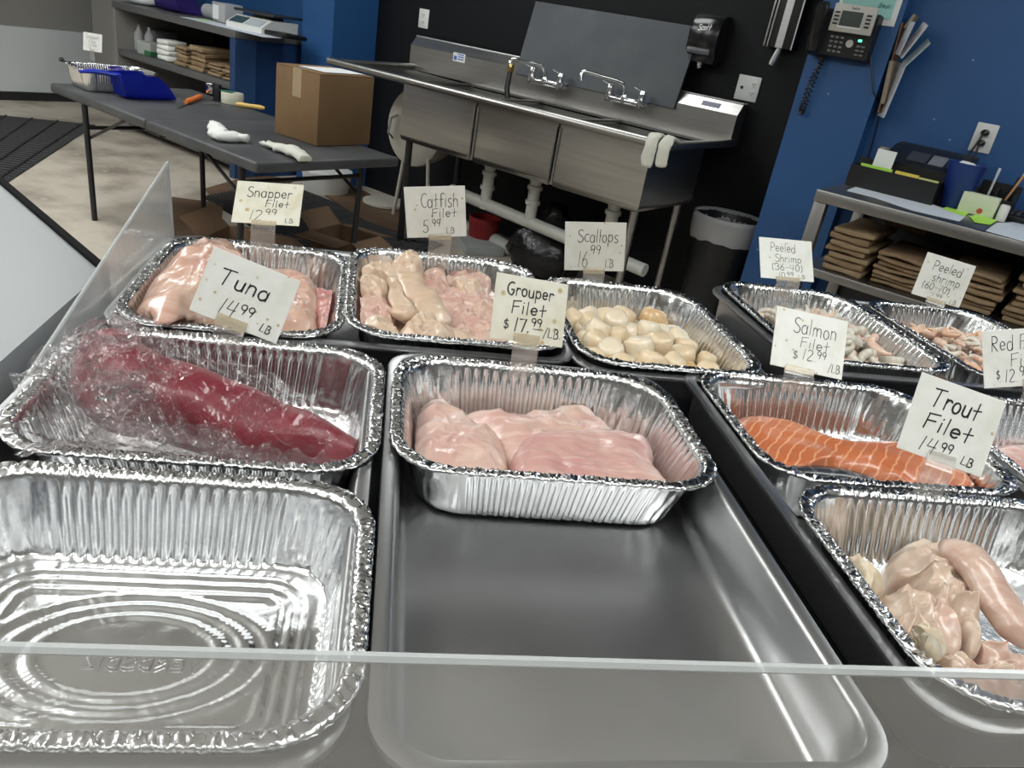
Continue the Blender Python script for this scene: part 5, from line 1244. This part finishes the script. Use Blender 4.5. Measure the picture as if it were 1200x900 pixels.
# register / organiser
def dbox(px0, px1, z=DZ): return don(*px0, z), don(*px1, z)
e0, e1 = don(1008, 213), don(1100, 238); print('org', e0, e1)
og = RT('desk_organiser', 'black letter tray with receipt and coloured notes standing on the work table', 'organiser', (e0.x + e1.x) / 2, e0.y + .1, DZ)
u0, u1, v0 = e0.x, e1.x, 3.36
og.part('front_panel', B(u0, u1, v0, v0 + .008, DZ + .001, DZ + .085), BLACKPL, smooth=False)
og.part('tray_body', MB().box(u0, u1, v0 + .008, v0 + .11, DZ + .001, DZ + .010).box(u0, u0 + .006, v0 + .008, v0 + .11, DZ + .01, DZ + .085).box(u1 - .006, u1, v0 + .008, v0 + .11, DZ + .01, DZ + .085).box(u0, u1, v0 + .102, v0 + .11, DZ + .01, DZ + .11), BLACKPL, smooth=False)
L_ = u1 - u0
for nm, a, b, hh, m_, lb__ in (('note_stack', .10, .46, .094, GREENP, 'green sticky notes standing in the black letter tray'), ('note_stack', .50, .76, .095, YELLOWP, 'yellow notes standing in the black letter tray'), ('note_stack', .77, .98, .090, mat('lime_paper', (.68, .74, .25), .7), 'pale lime notes standing in the black letter tray')):
    rsolo(nm, B(u0 + L_ * a, u0 + L_ * b, v0 + .012, v0 + .030, DZ + .012, DZ + hh), m_, lb__, 'notes', smooth=False)
rsolo('receipt', MB().box(u0 + L_ * .20, u0 + L_ * .42, 0, .002, 0, .145).xf(Matrix.Translation((0, v0 + .040, DZ + .0135)) @ Matrix.Rotation(-.12, 4, 'X')), PAPER, 'white receipt slip standing upright in the black letter tray', 'receipt', smooth=False)
f0 = don(1050, 200); rg = RT('receipt_printer', 'black receipt printer with grey keys behind the letter tray', 'printer', u0 + L_ * .62, v0 + .2, DZ)
b_ = MB(); pr = [(v0 + .12, DZ + .002), (v0 + .12, DZ + .12), (v0 + .25, DZ + .175), (v0 + .36, DZ + .185), (v0 + .36, DZ + .002)]
b_.grid([[(u0 + .08, a, b) for a, b in pr], [(u1 + .05, a, b) for a, b in pr]], True, True, True); rg.part('body', b_, BLACKPL)
ta = math.atan2(.055, .13)
for i, (a, b, m_) in enumerate(((.30, .52, mat('grey_keys', (.05, .055, .065), .4)), (.55, .72, mat('light_keys', (.20, .21, .24), .4)), (.75, .94, mat('grey_keys')))):
    rg.part('key_block', MB().box(u0 + L_ * a, u0 + L_ * b, .03, .11, .0, .004, .001).xf(Matrix.Translation((.06, v0 + .12, DZ + .12)) @ Matrix.Rotation(ta, 4, 'X')), m_)
q = Vector((DL + .06, 3.60, DZ)); cn = RT('can', 'small printed can standing on a tan box at the left end of the work table', 'can', q.x, q.y + .02, DZ + .07)
rsolo('small_box', B(q.x - .05, q.x + .05, q.y - .02, q.y + .06, DZ + .002, DZ + .068, .002), KRAFTD, 'small tan box at the left back corner of the work table', 'box')
cn.part('body', MB().lathe([(.028, .0), (.032, .004), (.032, .075), (.030, .08)], 20, (q.x, q.y + .02, DZ + .07)), mat('printed_can', (.50, .48, .46), .4, vary=((.16, .14, .13), 45, .45, .6)))
cn.part('lid', MB().lathe([(.031, 0), (.031, .005), (.004, .005)], 20, (q.x, q.y + .02, DZ + .1505)), STEEL)
q = Vector((u1 + .055, v0 + .05, DZ)); bc = RT('tapered_cup', 'dark blue tapered cup standing beside the black letter tray', 'cup', q.x, q.y + .04, DZ)
bc.part('body', MB().lathe([(.038, 0), (.042, .004), (.068, .165), (.070, .17), (.065, .168), (.040, .01), (.004, .008)], 28, (q.x, q.y + .05, DZ + .002)), mat('cup_blue', (.012, .035, .19), .35))
rsolo('crumpled_paper', MB().lathe([(.01, 0), (.04, .01), (.05, .03), (.02, .05)], 14, (q.x, q.y + .05, DZ + .125)).jitter(.012, 40, 1), PAPER, 'crumpled white paper in the dark blue cup', 'paper', ang=180)
q = Vector((u1 + .18, v0 + .06, DZ)); ph = RT('pen_holder', 'black mesh pen holder on the work table below the outlet', 'pen holder', q.x, q.y + .10, DZ)
ph.part('body', MB().box(q.x - .07, q.x + .07, q.y + .06, q.y + .07, DZ + .002, DZ + .07).box(q.x - .07, q.x + .07, q.y + .16, q.y + .17, DZ + .002, DZ + .12).box(q.x - .07, q.x - .06, q.y + .06, q.y + .17, DZ + .002, DZ + .095).box(q.x + .06, q.x + .07, q.y + .06, q.y + .17, DZ + .002, DZ + .095).box(q.x - .07, q.x + .07, q.y + .06, q.y + .17, DZ + .002, DZ + .008), BLACKPL, smooth=False)
ph.part('divider', B(q.x - .004, q.x + .004, q.y + .072, q.y + .158, DZ + .010, DZ + .10), BLACKPL, smooth=False)
def pen(label, p0, p1, m, tipm):
    r = RT('pen', label, 'pen', *p0); a, b = Vector(p0), Vector(p1)
    r.part('barrel', MB().tube([a, b], .0045, 8), m); r.part('cap', MB().tube([b.lerp(a, .18), b + (b - a) * .02], .0053, 8), tipm)
pen('orange pencil leaning in the black pen holder', (q.x + .02, q.y + .12, DZ + .012), (q.x + .068, q.y + .11, DZ + .20), mat('pencil', (.62, .33, .16), .5), mat('eraser', (.65, .5, .42), .6))
pen('white pen standing in the black pen holder', (q.x - .03, q.y + .11, DZ + .012), (q.x - .025, q.y + .11, DZ + .17), WHITEPL, OFFPAPER)
pen('black pen leaning in the black pen holder', (q.x + .03, q.y + .14, DZ + .012), (q.x + .045, q.y + .145, DZ + .15), BLACKPL, BLACKPL)
q = Vector((u1 + .145, v0 + .045, DZ)); np_ = RT('note_block', 'cream note block with a red dot on the work table', 'notepad', q.x, q.y + .03, DZ)
np_.part('pad', MB().box(-.06, .065, 0, .05, 0, .075, .002).xf(Matrix.Translation((q.x, q.y + .0, DZ + .002))), mat('cream_paper', (.62, .66, .50), .7))
np_.part('red_dot', MB().lathe([(.010, 0), (.010, .0015), (.002, .0015)], 16).xf(Matrix.Translation((q.x + .015, q.y - .0002, DZ + .02)) @ Matrix.Rotation(PI / 2, 4, 'X')), mat('red_dot', (.45, .06, .02), .6))
sheetq('bright green sticky note pad in front of the cream note block', [(1104, 245), (1115, 241), (1138, 248), (1130, 254)], DZ + .002, GREENP, 'sticky_notes', 'notes')
sheetq('bright green sticky note pad lying in front of the keyboard', [(1136, 254), (1144, 252), (1168, 259), (1160, 264), (1142, 261)], DZ + .002, GREENP, 'sticky_notes', 'notes')
sheetq('long white paper lying along the left front of the work table', [(992, 224), (1008, 217), (1040, 222), (1132, 254), (1124, 260), (1068, 247), (1024, 232)], DZ, OFFPAPER)
sheetq('white paper lying at the right front of the work table', [(1168, 262), (1200, 260), (1240, 272), (1235, 294), (1155, 271)], DZ, OFFPAPER)
sheetq('dark blue card lying between the two papers on the work table', [(1142, 263), (1158, 265), (1154, 272), (1140, 268)], DZ, NAVYPL, 'card', 'card')
q0, q1 = don(1151, 252), don(1235, 275); kb = RT('keyboard', 'black keyboard on the work table at the right picture edge', 'keyboard', q0.x + .2, q0.y + .08, DZ)
mk = Matrix.Translation((q0.x, q0.y, DZ + .002))
kb.part('body', MB().box(0, .42, 0, .14, 0, .022, .004).xf(mk @ Matrix.Rotation(.06, 4, 'X')), BLACKPL)
m_ = MB()
for i in range(5):
    for j in range(18): m_.box(.012 + j * .022, .030 + j * .022, .012 + i * .024, .031 + i * .024, .022, .029, .002, 1)
kb.part('keys', m_.xf(mk @ Matrix.Rotation(.06, 4, 'X')), mat('key_black', (.022, .022, .025), .35))
q = Vector((u1 + .36, v0 + .06, DZ)); rsolo('adapter', B(q.x - .05, q.x + .035, q.y + .10, q.y + .14, DZ + .002, DZ + .045, .006), WHITEPL, 'white adapter block behind the keyboard', 'adapter')
q = Vector((u1 + .235, v0 + .03, DZ)); rsolo('tape_core', MB().lathe([(.004, 0), (.016, .0), (.017, .004), (.017, .055), (.014, .06), (.004, .06)], 16, (q.x, q.y + .02, DZ + .08)).xf(Matrix.Translation((0, 0, -.078))), WHITEPL, 'small white bottle cap shaped pot beside the note block', 'pot')

# ------------------------------------------------------------------ blue wall: phone, certificate, letters, outlet
PV = 3.649
tph = RT('desk_phone', 'black office phone with silver display frame on the blue wall', 'phone', -1.11, PV - .04, 1.37)
def Y(y): return PV - y
b_ = MB(); pr = [(Y(.002), 1.362), (Y(.040), 1.362), (Y(.060), 1.372), (Y(.075), 1.53), (Y(.055), 1.545), (Y(.002), 1.54)]
b_.grid([[(-1.245, a, b) for a, b in pr], [(-.998, a, b) for a, b in pr]], True, True, True); tph.part('body', b_, BLACKPL, ang=25)
hsn = tph.part('handset', MB().tube([(-1.218, Y(.072), 1.378), (-1.218, Y(.10), 1.385), (-1.218, Y(.112), 1.43), (-1.218, Y(.118), 1.49), (-1.218, Y(.118), 1.545), (-1.218, Y(.085), 1.556)], [(.020, .014), (.027, .014), (.022, .014), (.022, .014), (.027, .015), (.022, .012)], 14, up=(0, 1, 0)), mat('gloss_black'))
pb = MB().box(-1.175, -1.003, -.012, .004, 1.462, 1.566, .004).xf(Matrix.Translation((0, Y(.090), 0)))
bez = tph.part('display_frame', pb, SILVERPL, 'silver display frame')
tph.part('screen', B(-1.138, -1.052, Y(.104), Y(.1025), 1.485, 1.541), LCDP, parent=bez, smooth=False)
tph.part('screen_edge', MB().box(-1.143, -1.047, Y(.1042), Y(.1022), 1.4795, 1.4845), PAPER, parent=bez, smooth=False)
m_ = MB()
for s in (-1.165, -1.037):
    for i in range(4): m_.box(s, s + .020, Y(.1045), Y(.1025), 1.487 + i * .014, 1.494 + i * .014)
tph.part('line_keys', m_, BLACKPL, parent=bez, smooth=False)
tm = stroke_text(MB(), 'Yealink', -1.108, -1.072, 1.549, .009, .0016, 0); tm.xf(Matrix.Translation((0, Y(.1030), 0)) @ Matrix.Rotation(PI / 2, 4, 'X'))
for v in tm.bm.verts: pass
tph.part('name_mark', tm, BLACKPL, parent=bez, smooth=False)
m_ = MB()
for i in range(4):
    for j in range(3): m_.box(-1.165 + j * .021, -1.152 + j * .021, Y(.073 - .003 * (3 - i)), Y(.066 - .003 * (3 - i)), 1.385 + i * .018, 1.393 + i * .018)
tph.part('number_keys', m_, mat('key_marks', (.20, .20, .21), .4), smooth=False)
tph.part('navigation_key', MB().lathe([(.004, 0), (.015, 0), (.015, .004), (.004, .004)], 18).xf(Matrix.Translation((-1.080, Y(.070), 1.425)) @ Matrix.Rotation(PI / 2, 4, 'X')), SILVERPL)
tph.part('status_light', B(-1.050, -1.036, Y(.0725), Y(.068), 1.437, 1.446), GREENLED, 'green lit key', smooth=False)
m_ = MB()
for i in range(3):
    for j in range(2): m_.box(-1.050 + j * .02, -1.036 + j * .02, Y(.072), Y(.064), 1.385 + i * .016, 1.391 + i * .016)
tph.part('function_keys', m_, mat('key_marks'), smooth=False)
# coiled cord
c0 = onv(958, 66, PV - .03); c1 = onv(938, 132, PV - .03); P = []
base = spline([c0, onv(962, 72, PV - .03), onv(950, 95, PV - .03), onv(940, 122, PV - .03), onv(938, 133, PV - .03), onv(942, 128, PV - .028), onv(952, 100, PV - .028), onv(963, 72, PV - .028), onv(964, 66, PV - .03)], 40)
for i, b in enumerate(base): a = i * .9; P.append(b + Vector((math.cos(a) * .008, math.sin(a) * .008, 0)))
tph.part('coiled_cord', MB().tube(P, .0028, 6), BLACKPL)
cb2 = [onv(1020, 66, PV - .012), onv(1022, 90, PV - .01), onv(1024, 110, PV - .008)]
wire = spline([cb2[0], cb2[1], cb2[2], Vector((-.915, 3.70, 1.22)), Vector((-.905, 3.735, 1.12)), Vector((-.895, 3.735, .98)), Vector((-.88, 3.70, .917))], 6)
rsolo('phone_cable', MB().tube(wire, .003, 6), BLACKPL, 'thin dark cable running down the wall from the phone', 'cable')
cf = RT('certificate', 'turquoise certificate in white border behind the phone', 'certificate', -1.08, PV, 1.52)
cf.part('border', B(-1.195, -.950, PV - .005, PV - .001, 1.512, 1.86), PAPER, smooth=False)
cf.part('print', B(-1.180, -.972, PV - .0065, PV - .0051, 1.535, 1.84), TEALP, smooth=False)
m_ = stroke_text(MB(), 'Bleski', -1.035, -.985, 1.575, .016, .003, .3, 0, 4); stroke_text(m_, 'ilio', -1.14, -1.09, 1.60, .008, .0015, 0, 0, 5)
cf.part('signature', m_.xf(Matrix.Translation((0, PV - .0069, 0)) @ Matrix.Rotation(PI / 2, 4, 'X')), mat('sign_ink', (.03, .12, .14), .6), 'dark signature', smooth=False)
RVW = 3.75
mh = RT('letter_holder', 'brown and tan wall pocket for letters on the blue wall', 'letter holder', -.90, 3.70, 1.2)
def onu(px, py, u):
    d = ray(px, py); return rm(CAM + d * ((u - CAM.dot(RU)) / d.dot(RU)))
def tilt_slab(p0, p1, wid, th, sd=(0, -1, 0)):   # slab from p0 (foot) to p1 (head), turned edge-on to the wall
    a, b = Vector(p0), Vector(p1); t_ = (b - a).normalized(); s = Vector(sd).normalized(); s = (s - t_ * s.dot(t_)).normalized(); n_ = t_.cross(s)
    mb = MB(); rows = [[p_ - s * wid / 2 - n_ * th / 2, p_ + s * wid / 2 - n_ * th / 2, p_ + s * wid / 2 + n_ * th / 2, p_ - s * wid / 2 + n_ * th / 2] for p_ in (a, b)]
    return mb.grid(rows, True, True, True)
VH = 3.69
def ph_(px, py): return onv(px, py, VH)
mh.part('back_plate', tilt_slab(ph_(1032, 132), ph_(1060, 28), .085, .006), BROWNP, smooth=False)
mh.part('pocket', tilt_slab(ph_(1037, 122), ph_(1048, 72), .09, .016), mat('tan_pocket', (.28, .23, .17), .7), smooth=False)
mh.part('top_edge', tilt_slab(ph_(1062, 34), ph_(1074, 18), .06, .012), mat('tan_pocket'), smooth=False)
for i, (a, b, wd, th, m_, lb__) in enumerate((((1030, 136), (1056, 74), .105, .014, mat('mail_white', (.52, .54, .60), .6), 'long white envelope hanging lowest in the wall pocket'),
    ((1056, 76), (1086, 48), .10, .010, mat('mail_green', (.42, .50, .52), .6), 'pale envelope sticking out of the wall pocket to the right'),
    ((1052, 66), (1082, 28), .10, .012, mat('mail_grey', (.55, .56, .60), .6), 'white envelope sticking out highest from the wall pocket'),
    ((1048, 64), (1066, 26), .09, .010, mat('mail_white'), 'white envelope against the brown back of the wall pocket'))):
    rsolo('envelope', tilt_slab(ph_(*a) + Vector((.012 + .003 * i, -.02 - .010 * i, 0)), ph_(*b) + Vector((.012 + .003 * i, -.02 - .010 * i, 0)), wd * .8, th * .5, (.5, -.85, 0)), m_, lb__, 'envelope', smooth=False)
ot = outlet('white wall outlet with two black plugs above the work table', -.535, -.455, 1.112, 1.224, RVW, 'd')
for z_, lb__, P in ((1.188, 'upper black plug with cord in the outlet above the work table', [(-.50, 3.715, 1.18), (-.512, 3.70, 1.12), (-.55, 3.70, 1.0), (-.60, 3.69, .96), (-.66, 3.66, .99)]),
                    (1.148, 'lower black plug with cord in the outlet above the work table', [(-.492, 3.715, 1.14), (-.496, 3.70, 1.08), (-.52, 3.70, .98), (-.57, 3.70, .93), (-.62, 3.66, .935)])):
    pg = RT('power_plug', lb__, 'plug', -.495, 3.72, z_ - .015)
    pg.part('plug', MB().tube([(-.495, RVW - .010, z_), (-.495, RVW - .035, z_), (-.497, RVW - .045, z_ - .006)], [(.016, .014), (.015, .013), (.006, .006)], 10), BLACKPL)
    pg.part('cord', MB().tube(spline([(-.497, RVW - .043, z_ - .005)] + P[1:], 8), .0042, 8), BLACKPL)

# ------------------------------------------------------------------ white chest beside the case
ch = thing('chest', 'white topped chest with black edge strip left of the serving case', 'chest', (-.8, .9, 0))
e_dir = Vector((-.630 + .347, 1.358 - .989, 0)).normalized()
A = Vector((-.358, 1.003, 0)); Bv = A + e_dir * 1.6
top = [(A.x, A.y), (-.358, .20), (-1.9, .20), (Bv.x - .2, Bv.y - .26 + .26), (Bv.x, Bv.y)]
ch_off = Matrix.Translation((.8, -.9, 0))
obj('lid', MB().prism(top, .885, .925).xf(ch_off), mat('chest_white', (.28, .29, .30), .4), ch, smooth=False)
obj('body', MB().prism([(x * .99 - .004, y * .99 + .004) for x, y in top], 0, .884).xf(ch_off), mat('chest_white'), ch, smooth=False)
nx = Vector((e_dir.y, -e_dir.x, 0))
obj('edge_strip', MB().prism([(A.x, A.y), (A.x + nx.x * .010, A.y + nx.y * .010), (Bv.x + nx.x * .010, Bv.y + nx.y * .010), (Bv.x, Bv.y)], .86, .931).xf(ch_off), mat('rubber_edge', (.006, .006, .006), .8, spec=.1), ch, smooth=False)
